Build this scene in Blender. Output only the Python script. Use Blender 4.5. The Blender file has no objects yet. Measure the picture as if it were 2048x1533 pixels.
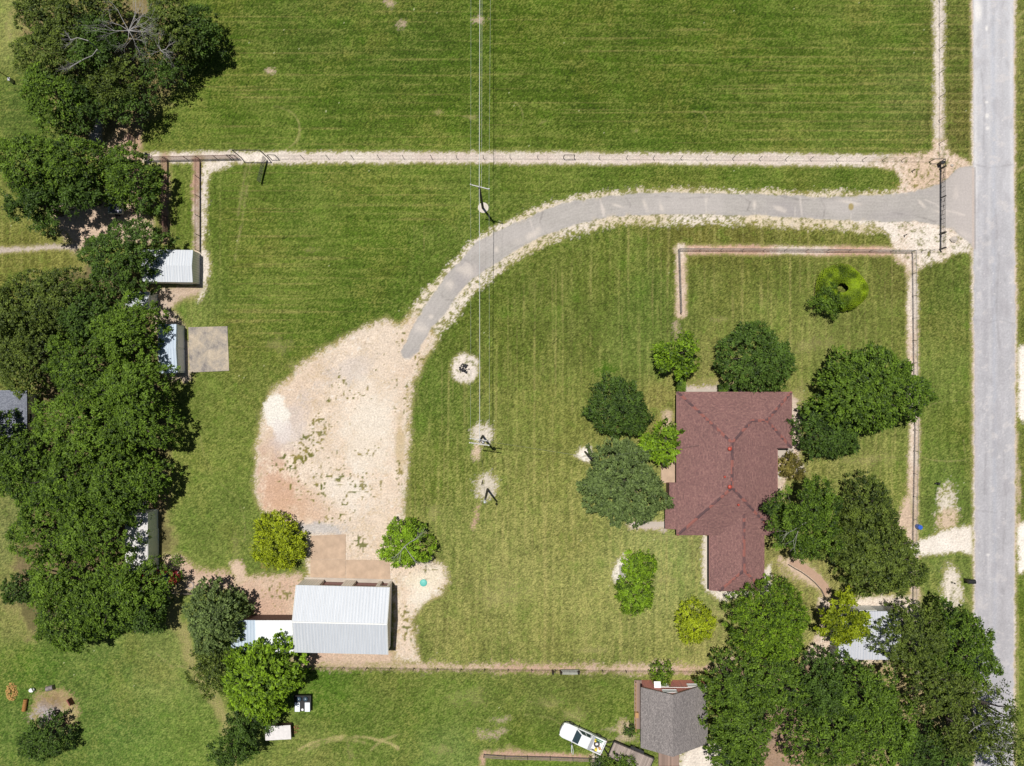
import bpy, math, random
import numpy as np
from mathutils import Vector
R = math.radians
# ---------------------------------------------------------------- camera, sky, sun, exposure
H = 100.0                       # the camera hovers 100 m above the lawn, looking straight down
PPM = 16.0                      # photograph pixels per metre on the ground
sc = bpy.context.scene
col = sc.collection
cam = bpy.data.objects.new('camera', bpy.data.cameras.new('camera')); col.objects.link(cam)
cam.location = (0, 0, H); cam.rotation_euler = (0, 0, 0)
cam.data.sensor_width = 36.0; cam.data.lens = 36.0 * H / 128.0
cam.data.clip_start = 1.0; cam.data.clip_end = 5000.0
sc.camera = cam
sun_dir = Vector((-0.135, 0.18, 1.0)).normalized()
w = bpy.data.worlds.new('World'); sc.world = w; w.use_nodes = True
nt = w.node_tree; nt.nodes.clear()
sky = nt.nodes.new('ShaderNodeTexSky'); sky.sky_type = 'NISHITA'; sky.sun_disc = False
sky.sun_elevation = math.asin(sun_dir.z); sky.sun_rotation = math.atan2(sun_dir.x, sun_dir.y)
bg = nt.nodes.new('ShaderNodeBackground'); bg.inputs[1].default_value = 0.040
wo = nt.nodes.new('ShaderNodeOutputWorld')
nt.links.new(sky.outputs[0], bg.inputs[0]); nt.links.new(bg.outputs[0], wo.inputs[0])
sun = bpy.data.objects.new('sun', bpy.data.lights.new('sun', 'SUN')); col.objects.link(sun)
sun.data.energy = 4.95; sun.data.angle = R(0.5); sun.data.color = (1.0, 0.965, 0.91)
sun.location = (-30, 40, 150); sun.rotation_euler = sun_dir.to_track_quat('Z', 'Y').to_euler()
sc.view_settings.view_transform = 'Standard'; sc.view_settings.look = 'None'
sc.view_settings.exposure = 0.0; sc.view_settings.gamma = 1.0
K = 1.55                        # brightness of a flat sunlit surface of albedo 1 at this exposure

# ---------------------------------------------------------------- helpers
def G(px, py, z=0.0):           # the point at height z seen at photo pixel (px, py)
    f = (H - z) / H
    return ((px - 1024.0) / PPM * f, (766.5 - py) / PPM * f)
def lin(c):
    c = np.asarray(c, dtype=np.float64) / 255.0
    return np.where(c <= 0.04045, c / 12.92, ((c + 0.055) / 1.055) ** 2.4)
def C(r, g, b):                 # reflectance of a sunlit surface seen with this colour
    return tuple(np.minimum(lin((r, g, b)) / K, 0.85))

def tag(o, label=None, cat=None, group=None, kind=None):
    if label: o['label'] = label
    if cat: o['category'] = cat
    if group: o['group'] = group
    if kind: o['kind'] = kind
    return o
def thing(name, label, cat, loc, group=None, rz=0.0):
    o = bpy.data.objects.new(name, None); col.objects.link(o)
    o.location = (loc[0], loc[1], loc[2] if len(loc) > 2 else 0.0); o.rotation_euler = (0, 0, rz)
    o.empty_display_size = 0.3
    return tag(o, label, cat, group)
def dup(o, parent=None, loc=None):
    c = o.copy(); col.objects.link(c)
    if parent is not None: c.parent = parent
    if loc is not None: c.location = loc
    for ch in [x for x in bpy.data.objects if x.parent == o]:
        dup(ch, c)
    return c

def np_mesh(name, V, F, mat, parent=None, attrs=None, smooth=False, loc=(0, 0, 0)):
    """V (n,3), F (m,k) equal sided faces"""
    V = np.asarray(V, dtype=np.float32); F = np.asarray(F, dtype=np.int32)
    me = bpy.data.meshes.new(name)
    k = F.shape[1]
    me.vertices.add(len(V)); me.vertices.foreach_set('co', V.ravel())
    me.loops.add(F.size); me.loops.foreach_set('vertex_index', F.ravel())
    me.polygons.add(len(F)); me.polygons.foreach_set('loop_start', np.arange(0, F.size, k, dtype=np.int32))
    me.polygons.foreach_set('loop_total', np.full(len(F), k, dtype=np.int32))
    if smooth: me.polygons.foreach_set('use_smooth', np.ones(len(F), dtype=bool))
    me.update(calc_edges=True)
    for an, (tp, data) in (attrs or {}).items():
        a = me.attributes.new(an, tp, 'POINT')
        a.data.foreach_set('color' if tp == 'FLOAT_COLOR' else 'value', np.asarray(data, dtype=np.float32).ravel())
    me.materials.append(mat)
    o = bpy.data.objects.new(name, me); col.objects.link(o); o.location = loc
    if parent is not None: o.parent = parent
    return o

class MB:
    def __init__(s): s.v = []; s.f = []
    def add(s, pts, faces):
        b = len(s.v); s.v += [tuple(p) for p in pts]; s.f += [tuple(b + i for i in f) for f in faces]
    def box(s, cx, cy, z0, z1, w_, d_, a=0.0, taper=1.0):
        ca, sa = math.cos(a), math.sin(a); P = []
        for z, t in ((z0, 1.0), (z1, taper)):
            for sx, sy in ((-1, -1), (1, -1), (1, 1), (-1, 1)):
                x, y = sx * w_ / 2 * t, sy * d_ / 2 * t
                P.append((cx + x * ca - y * sa, cy + x * sa + y * ca, z))
        s.add(P, [(3, 2, 1, 0), (4, 5, 6, 7), (0, 1, 5, 4), (1, 2, 6, 5), (2, 3, 7, 6), (3, 0, 4, 7)])
        return s
    def hexa(s, b4, t4):
        s.add(list(b4) + list(t4), [(3, 2, 1, 0), (4, 5, 6, 7), (0, 1, 5, 4), (1, 2, 6, 5), (2, 3, 7, 6), (3, 0, 4, 7)]); return s
    def prism(s, poly, z0, z1):
        n = len(poly); P = [(x, y, z0) for x, y in poly] + [(x, y, z1) for x, y in poly]
        s.add(P, [tuple(range(n - 1, -1, -1)), tuple(range(n, 2 * n))] + [(i, (i + 1) % n, n + (i + 1) % n, n + i) for i in range(n)]); return s
    def tube(s, p0, p1, r0, r1=None, n=6, caps=True):
        r1 = r0 if r1 is None else r1
        p0 = Vector(p0); p1 = Vector(p1); d = (p1 - p0)
        if d.length < 1e-6: return s
        d.normalize(); u = d.cross(Vector((0, 0, 1)) if abs(d.z) < 0.9 else Vector((1, 0, 0))).normalized(); v = d.cross(u)
        P = [p0 + (u * math.cos(2 * math.pi * i / n) + v * math.sin(2 * math.pi * i / n)) * r0 for i in range(n)]
        P += [p1 + (u * math.cos(2 * math.pi * i / n) + v * math.sin(2 * math.pi * i / n)) * r1 for i in range(n)]
        F = [(i, (i + 1) % n, n + (i + 1) % n, n + i) for i in range(n)]
        if caps: F += [tuple(range(n - 1, -1, -1)), tuple(range(n, 2 * n))]
        s.add(P, F); return s
    def path(s, pts, r, n=6):
        for a, b in zip(pts[:-1], pts[1:]): s.tube(a, b, r, r, n)
        return s
    def lathe(s, prof, cx=0, cy=0, n=16, sx=1, sy=1, a=0):
        P = []; m = len(prof); ca, sa = math.cos(a), math.sin(a)
        for r, z in prof:
            for i in range(n):
                t = 2 * math.pi * i / n; x = r * math.cos(t) * sx; y = r * math.sin(t) * sy
                P.append((cx + x * ca - y * sa, cy + x * sa + y * ca, z))
        F = [(j * n + i, j * n + (i + 1) % n, (j + 1) * n + (i + 1) % n, (j + 1) * n + i) for j in range(m - 1) for i in range(n)]
        F += [tuple(range(n - 1, -1, -1)), tuple(range((m - 1) * n, m * n))]
        s.add(P, F); return s
    def build(s, name, mat, parent=None, smooth=False, bevel=0.0, uv=False, world=True, loc=None):
        me = bpy.data.meshes.new(name); V = s.v
        off = (0, 0, 0)
        if parent is not None and world:
            off = parent.location
        elif loc is not None:
            off = loc
        if parent is not None and world and abs(parent.rotation_euler[2]) > 1e-6:
            a = -parent.rotation_euler[2]; ca, sa = math.cos(a), math.sin(a)
            V = [((x - off[0]) * ca - (y - off[1]) * sa, (x - off[0]) * sa + (y - off[1]) * ca, z - off[2]) for x, y, z in V]
        else:
            V = [(x - off[0], y - off[1], z - off[2]) for x, y, z in V]
        me.from_pydata(V, [], s.f); me.update()
        if smooth:
            for p in me.polygons: p.use_smooth = True
        if uv:
            ul = me.uv_layers.new(name='UVMap')
            for p in me.polygons:
                nn = p.normal; u = Vector((0, 0, 1)).cross(nn)
                u = u.normalized() if u.length > 0.05 else Vector((1, 0, 0)); vv = nn.cross(u)
                for li in p.loop_indices:
                    co = me.vertices[me.loops[li].vertex_index].co
                    ul.data[li].uv = (co.dot(u), co.dot(vv))
        me.materials.append(mat)
        o = bpy.data.objects.new(name, me); col.objects.link(o)
        if parent is not None: o.parent = parent
        elif loc is not None: o.location = loc
        if bevel > 0:
            b = o.modifiers.new('bevel', 'BEVEL'); b.width = bevel; b.segments = 2; b.limit_method = 'ANGLE'
        return o

# ---------------------------------------------------------------- materials
MATS = {}
def nodes(name):
    m = bpy.data.materials.new(name); m.use_nodes = True; n = m.node_tree; n.nodes.clear()
    out = n.nodes.new('ShaderNodeOutputMaterial'); b = n.nodes.new('ShaderNodeBsdfPrincipled')
    n.links.new(b.outputs[0], out.inputs[0]); b.inputs['Roughness'].default_value = 0.8
    MATS[name] = m
    return m, n, b
def noise_node(n, scale, detail=4, coord='Object', rough=0.6, stretch=None):
    tc = n.nodes.new('ShaderNodeTexCoord'); t = n.nodes.new('ShaderNodeTexNoise')
    t.inputs['Scale'].default_value = scale; t.inputs['Detail'].default_value = detail; t.inputs['Roughness'].default_value = rough
    src = tc.outputs[coord]
    if stretch:
        mp = n.nodes.new('ShaderNodeMapping'); mp.inputs['Scale'].default_value = stretch
        n.links.new(src, mp.inputs[0]); src = mp.outputs[0]
    n.links.new(src, t.inputs['Vector']); return t
def ramp(n, src, stops):
    r = n.nodes.new('ShaderNodeValToRGB'); e = r.color_ramp.elements
    while len(e) < len(stops): e.new(0.5)
    for el, (p, c) in zip(e, stops):
        el.position = p; el.color = (c[0], c[1], c[2], 1)
    n.links.new(src, r.inputs[0]); return r
def bump(n, b, src, strength, dist):
    bp = n.nodes.new('ShaderNodeBump'); bp.inputs['Strength'].default_value = strength; bp.inputs['Distance'].default_value = dist
    n.links.new(src, bp.inputs['Height']); n.links.new(bp.outputs[0], b.inputs['Normal'])
def plain(name, c, rough=0.7, metal=0.0, var=0.25, scale=3.0, bmp=0.0, stretch=None, spec=0.5):
    if name in MATS: return MATS[name]
    m, n, b = nodes(name); c = np.array(c)
    t = noise_node(n, scale, 6, stretch=stretch)
    r = ramp(n, t.outputs[0], [(0.25, c * (1 - var)), (0.75, np.minimum(c * (1 + var), 0.9))])
    n.links.new(r.outputs[0], b.inputs['Base Color'])
    b.inputs['Roughness'].default_value = rough; b.inputs['Metallic'].default_value = metal
    b.inputs['Specular IOR Level'].default_value = spec
    if bmp: bump(n, b, t.outputs[0], bmp, 0.02)
    return m
def mix(n, a, b_, fac, mode='MIX'):
    x = n.nodes.new('ShaderNodeMix'); x.data_type = 'RGBA'; x.blend_type = mode
    for sock, val in ((x.inputs[0], fac), (x.inputs[6], a), (x.inputs[7], b_)):
        if hasattr(val, 'links') or hasattr(val, 'is_linked'): n.links.new(val, sock)
        elif isinstance(val, (int, float)): sock.default_value = val
        else: sock.default_value = (*val, 1)
    return x.outputs[2]
def math_node(n, op, a, b_=None):
    x = n.nodes.new('ShaderNodeMath'); x.operation = op
    for sock, val in ((x.inputs[0], a), (x.inputs[1], b_)):
        if val is None: continue
        if hasattr(val, 'is_linked'): n.links.new(val, sock)
        else: sock.default_value = val
    return x.outputs[0]

def ground_mat(name, fine, amp, bs, bd):
    m, n, b = nodes(name)
    at = n.nodes.new('ShaderNodeAttribute'); at.attribute_name = 'col'
    t = noise_node(n, fine, 3, rough=0.7)
    mr = n.nodes.new('ShaderNodeMapRange'); mr.inputs[1].default_value = 0.3; mr.inputs[2].default_value = 0.7
    mr.inputs[3].default_value = 1 - amp; mr.inputs[4].default_value = 1 + amp
    n.links.new(t.outputs[0], mr.inputs[0])
    mul = n.nodes.new('ShaderNodeVectorMath'); mul.operation = 'SCALE'
    n.links.new(at.outputs['Color'], mul.inputs[0]); n.links.new(mr.outputs[0], mul.inputs['Scale'])
    n.links.new(mul.outputs[0], b.inputs['Base Color'])
    b.inputs['Roughness'].default_value = 1.0; b.inputs['Specular IOR Level'].default_value = 0.1
    bump(n, b, t.outputs[0], bs, bd)
    return m
M_grass = ground_mat('mown_grass', 8.0, 0.46, 0.35, 0.04)
M_dirt = ground_mat('dry_dirt', 4.6, 0.26, 0.5, 0.03)
M_gravel = ground_mat('crushed_gravel', 4.8, 0.24, 0.6, 0.03)
M_asph = ground_mat('worn_asphalt', 5.0, 0.10, 0.3, 0.01)

def shingles(name, c1, c2, c3):
    m, n, b = nodes(name)
    tc = n.nodes.new('ShaderNodeTexCoord'); br = n.nodes.new('ShaderNodeTexBrick')
    n.links.new(tc.outputs['UV'], br.inputs[0])
    br.inputs['Scale'].default_value = 1.0; br.inputs['Brick Width'].default_value = 0.30; br.inputs['Row Height'].default_value = 0.15
    br.inputs['Mortar Size'].default_value = 0.012; br.inputs['Bias'].default_value = 0.0
    br.inputs['Color1'].default_value = (*c1, 1); br.inputs['Color2'].default_value = (*c2, 1); br.inputs['Mortar'].default_value = (*c3, 1)
    t = noise_node(n, 5.0, 4, 'UV'); t2 = noise_node(n, 0.35, 4, 'UV')
    r = ramp(n, t.outputs[0], [(0.32, (0.66, 0.66, 0.68)), (0.68, (1.34, 1.32, 1.30))])
    r2 = ramp(n, t2.outputs[0], [(0.3, (0.9, 0.9, 0.9)), (0.7, (1.1, 1.08, 1.08))])
    x = mix(n, br.outputs[0], r.outputs[0], 1.0, 'MULTIPLY'); x = mix(n, x, r2.outputs[0], 1.0, 'MULTIPLY')
    n.links.new(x, b.inputs['Base Color']); b.inputs['Roughness'].default_value = 0.9
    bump(n, b, br.outputs[1], -0.4, 0.02)
    return m
def ribbed(name, c, pitch=0.38, line=0.78, metal=0.25, rough=0.45):
    m, n, b = nodes(name); tc = n.nodes.new('ShaderNodeTexCoord'); sp = n.nodes.new('ShaderNodeSeparateXYZ')
    n.links.new(tc.outputs['UV'], sp.inputs[0])
    fr = math_node(n, 'FRACT', math_node(n, 'DIVIDE', sp.outputs[0], pitch))
    ln = math_node(n, 'LESS_THAN', fr, 0.2)
    c = np.array(c); t = noise_node(n, 0.8, 5, 'UV', stretch=(3.0, 0.4, 1))
    base = ramp(n, t.outputs[0], [(0.3, c * 0.90), (0.7, c * 1.05)])
    x = mix(n, base.outputs[0], tuple(c * np.array((line * 0.95, line, line * 1.05))), ln)
    n.links.new(x, b.inputs['Base Color']); b.inputs['Metallic'].default_value = metal; b.inputs['Roughness'].default_value = rough
    return m
def planks(name, c, wid=0.14, gap=0.35):
    m, n, b = nodes(name); tc = n.nodes.new('ShaderNodeTexCoord'); sp = n.nodes.new('ShaderNodeSeparateXYZ')
    n.links.new(tc.outputs['Object'], sp.inputs[0]); d = math_node(n, 'DIVIDE', sp.outputs[0], wid)
    fr = math_node(n, 'FRACT', d); fl = math_node(n, 'FLOOR', d)
    wn = n.nodes.new('ShaderNodeTexWhiteNoise'); wn.noise_dimensions = '1D'; n.links.new(fl, wn.inputs['W'])
    c = np.array(c); r = ramp(n, wn.outputs[0], [(0.0, c * 0.75), (1.0, c * 1.25)])
    x = mix(n, r.outputs[0], tuple(c * gap), math_node(n, 'LESS_THAN', fr, 0.12))
    n.links.new(x, b.inputs['Base Color']); return m
def bricks(name, c1, c2, mortar):
    m, n, b = nodes(name); tc = n.nodes.new('ShaderNodeTexCoord'); br = n.nodes.new('ShaderNodeTexBrick')
    n.links.new(tc.outputs['UV'], br.inputs[0]); br.inputs['Scale'].default_value = 1.0
    br.inputs['Brick Width'].default_value = 0.22; br.inputs['Row Height'].default_value = 0.075; br.inputs['Mortar Size'].default_value = 0.01
    br.inputs['Color1'].default_value = (*c1, 1); br.inputs['Color2'].default_value = (*c2, 1); br.inputs['Mortar'].default_value = (*mortar, 1)
    n.links.new(br.outputs[0], b.inputs['Base Color']); return m

M_redshingle = shingles('red_brown_shingles', C(163, 122, 114), C(140, 102, 98), C(108, 80, 82))
M_greyshingle = shingles('grey_shingles', C(172, 165, 162), C(146, 140, 138), C(118, 112, 110))
M_bluegreyshingle = shingles('blue_grey_shingles', C(150, 156, 168), C(128, 134, 148), C(104, 108, 120))
def capmat():
    m, n, b = nodes('ridge_shingles'); tc = n.nodes.new('ShaderNodeTexCoord'); sn = n.nodes.new('ShaderNodeVectorMath'); sn.operation = 'SNAP'
    n.links.new(tc.outputs['Object'], sn.inputs[0]); sn.inputs[1].default_value = (.42, .42, 20.0)
    wn = n.nodes.new('ShaderNodeTexWhiteNoise'); n.links.new(sn.outputs[0], wn.inputs['Vector'])
    r = ramp(n, wn.outputs['Value'], [(0.0, C(104, 78, 80)), (.35, C(122, 88, 88)), (.6, C(164, 104, 94)), (1.0, C(196, 110, 92))]); r.color_ramp.interpolation = 'CONSTANT'
    n.links.new(r.outputs[0], b.inputs['Base Color']); b.inputs['Roughness'].default_value = .9; return m
M_cap = capmat()
M_white_roof = ribbed('white_metal_roof', (0.51, 0.53, 0.56), 0.38, 0.82, 0.0, 0.58)
M_pale_roof = ribbed('pale_blue_metal_roof', (0.42, 0.49, 0.57), 0.38, 0.8, 0.0, 0.7)
M_grey_roof = ribbed('weathered_metal_roof', (0.45, 0.46, 0.50), 0.36, 0.82, 0.0, 0.7)
M_tan_wall = ribbed('tan_metal_wall', (0.84, 0.78, 0.68), 0.30, 0.72, 0.0, 0.6)
M_greywall = plain('grey_painted_siding', (0.66, 0.68, 0.62), 0.7, var=0.06)
M_bluewall = plain('blue_grey_panel', (0.4, 0.42, 0.42), 0.7, var=0.08)
M_brown_door = plain('brown_door_paint', (0.20, 0.085, 0.075), 0.5, var=0.1)
M_white = plain('white_paint', (0.72, 0.72, 0.70), 0.5, var=0.06)
M_brick = bricks('red_brick', C(150, 84, 66), C(124, 68, 56), C(150, 140, 130))
M_pink = ribbed('pink_red_siding', (0.66, 0.25, 0.22), 0.9, 0.9, 0.0, 0.7)
M_glass = plain('window_glass', (0.03, 0.05, 0.06), 0.08, var=0.3)
M_concrete = plain('concrete', C(205, 192, 178), 0.9, var=0.10, scale=0.9, bmp=0.1)
M_tanconc = plain('tan_concrete', C(208, 180, 154), 0.9, var=0.22, scale=0.9, bmp=0.1)
def stained():
    m, n, b = nodes('stained_concrete'); t1 = noise_node(n, .55, 8, rough=.72); t2 = noise_node(n, 7.0, 3)
    r = ramp(n, t1.outputs[0], [(.34, C(128, 122, 124)), (.46, C(178, 168, 156)), (.58, C(206, 190, 168)), (.72, C(222, 208, 190))]); r2 = ramp(n, t2.outputs[0], [(.3, (.82, .82, .82)), (.7, (1.15, 1.15, 1.15))])
    n.links.new(mix(n, r.outputs[0], r2.outputs[0], 1.0, 'MULTIPLY'), b.inputs['Base Color']); b.inputs['Roughness'].default_value = .95; return m
M_stainconc = stained()
M_wood = planks('weathered_deck', C(168, 142, 128))
M_pinewood = plain('pine_wood', C(206, 160, 108), 0.8, var=0.25, scale=6)
M_pole = plain('creosote_pole', (0.035, 0.03, 0.027), 0.8, var=0.3, scale=4)
M_arm = plain('silvery_wood_arm', (0.42, 0.41, 0.40), 0.7, var=0.15)
M_wire = plain('aluminium_wire', (0.62, 0.64, 0.64), 0.35, 0.3, var=0.05)
M_dwire = plain('dark_wire', (0.12, 0.12, 0.12), 0.4, 0.6, var=0.05)
M_rust = plain('rusty_pipe', (0.10, 0.055, 0.045), 0.7, 0.2, var=0.4, scale=5)
M_black = plain('black_steel', (0.018, 0.018, 0.02), 0.5, 0.3, var=0.2)
M_tpost = plain('steel_post', (0.05, 0.055, 0.05), 0.6, 0.4, var=0.3)
M_galv = plain('galvanised_steel', (0.30, 0.30, 0.31), 0.45, 0.6, var=0.12)
M_brownmesh = plain('rusty_mesh', (0.22, 0.12, 0.10), 0.8, 0.2, var=0.3)
M_bark = plain('bark', (0.085, 0.07, 0.055), 0.95, var=0.4, scale=6, bmp=0.6)
M_deadwood = plain('dead_grey_wood', (0.29, 0.275, 0.265), 0.9, var=0.25, scale=4)
M_rubber = plain('rubber', (0.015, 0.015, 0.015), 0.8, var=0.2)
M_rock = plain('limestone', C(214, 202, 190), 0.95, var=0.25, scale=2.5, bmp=0.5)
M_ventred = plain('red_vent_paint', C(206, 84, 66), 0.5, var=0.08)

def leafmat(name, dark, light, trans=0.3):
    m, n, b = nodes(name); n.nodes.remove(b)
    out = [x for x in n.nodes if x.type == 'OUTPUT_MATERIAL'][0]
    at = n.nodes.new('ShaderNodeAttribute'); at.attribute_name = 'tint'
    r = ramp(n, at.outputs['Fac'], [(0.0, dark), (1.0, light)])
    d = n.nodes.new('ShaderNodeBsdfPrincipled'); d.inputs['Roughness'].default_value = 0.55; d.inputs['Specular IOR Level'].default_value = 0.22
    tr = n.nodes.new('ShaderNodeBsdfTranslucent'); mx = n.nodes.new('ShaderNodeMixShader'); mx.inputs[0].default_value = trans
    n.links.new(r.outputs[0], d.inputs['Base Color'])
    n.links.new(mix(n, r.outputs[0], (1.15, 1.15, 0.4), 1.0, 'MULTIPLY'), tr.inputs[0])
    n.links.new(d.outputs[0], mx.inputs[1]); n.links.new(tr.outputs[0], mx.inputs[2]); n.links.new(mx.outputs[0], out.inputs[0])
    return m
L_mid = leafmat('leaves_mid_green', (0.017, 0.039, 0.005), (0.196, 0.319, 0.029))
L_dark = leafmat('leaves_dark_green', (0.014, 0.031, 0.005), (0.129, 0.224, 0.031))
L_olive = leafmat('leaves_olive', (0.020, 0.036, 0.006), (0.196, 0.263, 0.040))
L_bright = leafmat('leaves_bright_green', (0.035, 0.070, 0.005), (0.314, 0.504, 0.025))
L_yellow = leafmat('leaves_yellow_green', (0.062, 0.090, 0.003), (0.470, 0.560, 0.020))
L_grey = leafmat('leaves_grey_green', (0.028, 0.048, 0.012), (0.235, 0.325, 0.095))
L_rust = leafmat('leaves_rusty_green', (0.047, 0.043, 0.009), (0.291, 0.246, 0.056))
L_ring = leafmat('leaves_clipped_hedge', (0.047, 0.082, 0.003), (0.370, 0.515, 0.018))
L_weed = leafmat('leaves_weed', (0.055, 0.074, 0.016), (0.246, 0.269, 0.067))
# ---------------------------------------------------------------- the ground: one albedo map over a 12.5 cm grid
PX0, PX1, PY0, PY1, ST = -100.0, 2148.0, -100.0, 1634.0, 2.0
gx = np.arange(PX0, PX1 + 0.1, ST); gy = np.arange(PY0, PY1 + 0.1, ST)
NX, NY = len(gx), len(gy)
X, Y = np.meshgrid(gx, gy)      # row = y
def vn(sx, sy, seed, x=None, y=None):
    x = X if x is None else x; y = Y if y is None else y
    T = np.random.RandomState(seed).rand(256, 256).astype(np.float32)
    u = x / sx + 1000.37; v = y / sy + 1000.71
    i = np.floor(u).astype(int); j = np.floor(v).astype(int); fu = u - i; fv = v - j
    fu = fu * fu * (3 - 2 * fu); fv = fv * fv * (3 - 2 * fv)
    i0 = i & 255; i1 = (i + 1) & 255; j0 = j & 255; j1 = (j + 1) & 255
    return (T[j0, i0] * (1 - fu) + T[j0, i1] * fu) * (1 - fv) + (T[j1, i0] * (1 - fu) + T[j1, i1] * fu) * fv
def fbm(s, seed, o=4, ax=1.0, x=None, y=None):
    r = 0; a = 1.0; tot = 0
    for k in range(o):
        r = r + a * vn(s * ax / 2 ** k, s / 2 ** k, seed + 17 * k, x, y); tot += a; a *= 0.55
    return r / tot - 0.5
rs = np.random.RandomState(5)
white = rs.rand(NY, NX) - 0.5
grain = (1.15 * white + 0.45 * (vn(3.1, 3.1, 77) - 0.5) + 0.12 * (vn(6.0, 6.0, 78) - 0.5))
def sm(a, b, x):
    t = np.clip((x - a) / (b - a), 0, 1); return t * t * (3 - 2 * t)
def window(pts, pad):
    xs = [p[0] for p in pts]; ys = [p[1] for p in pts]
    i0 = max(0, int((min(xs) - pad - PX0) / ST)); i1 = min(NX, int((max(xs) + pad - PX0) / ST) + 2)
    j0 = max(0, int((min(ys) - pad - PY0) / ST)); j1 = min(NY, int((max(ys) + pad - PY0) / ST) + 2)
    return slice(j0, max(j0, j1)), slice(i0, max(i0, i1))
def seg_d(x, y, a, b):
    dx, dy = b[0] - a[0], b[1] - a[1]; L = dx * dx + dy * dy + 1e-9
    t = np.clip(((x - a[0]) * dx + (y - a[1]) * dy) / L, 0, 1)
    return np.hypot(x - a[0] - t * dx, y - a[1] - t * dy)
def sd_poly(pts, pad=70):
    out = np.full(X.shape, 900.0); w_ = window(pts, pad); x = X[w_]; y = Y[w_]
    d = np.full(x.shape, 1e9); ins = np.zeros(x.shape, bool); n = len(pts)
    for k in range(n):
        a, b = pts[k], pts[(k + 1) % n]; d = np.minimum(d, seg_d(x, y, a, b))
        if a[1] != b[1]:
            c = ((a[1] > y) != (b[1] > y)) & (x < (b[0] - a[0]) * (y - a[1]) / (b[1] - a[1]) + a[0]); ins ^= c
    out[w_] = np.where(ins, -d, d); return out
def sd_line(pts, hw, pad=70):
    out = np.full(X.shape, 900.0); w_ = window(pts, pad + hw); x = X[w_]; y = Y[w_]
    d = np.full(x.shape, 1e9)
    for a, b in zip(pts[:-1], pts[1:]): d = np.minimum(d, seg_d(x, y, a, b))
    out[w_] = d - hw; return out
def sd_blob(cx, cy, rx, ry, ang=0.0):
    c, s = math.cos(ang), math.sin(ang); u = (X - cx) * c + (Y - cy) * s; v = -(X - cx) * s + (Y - cy) * c
    return (np.hypot(u / rx, v / ry) - 1) * min(rx, ry)

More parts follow.
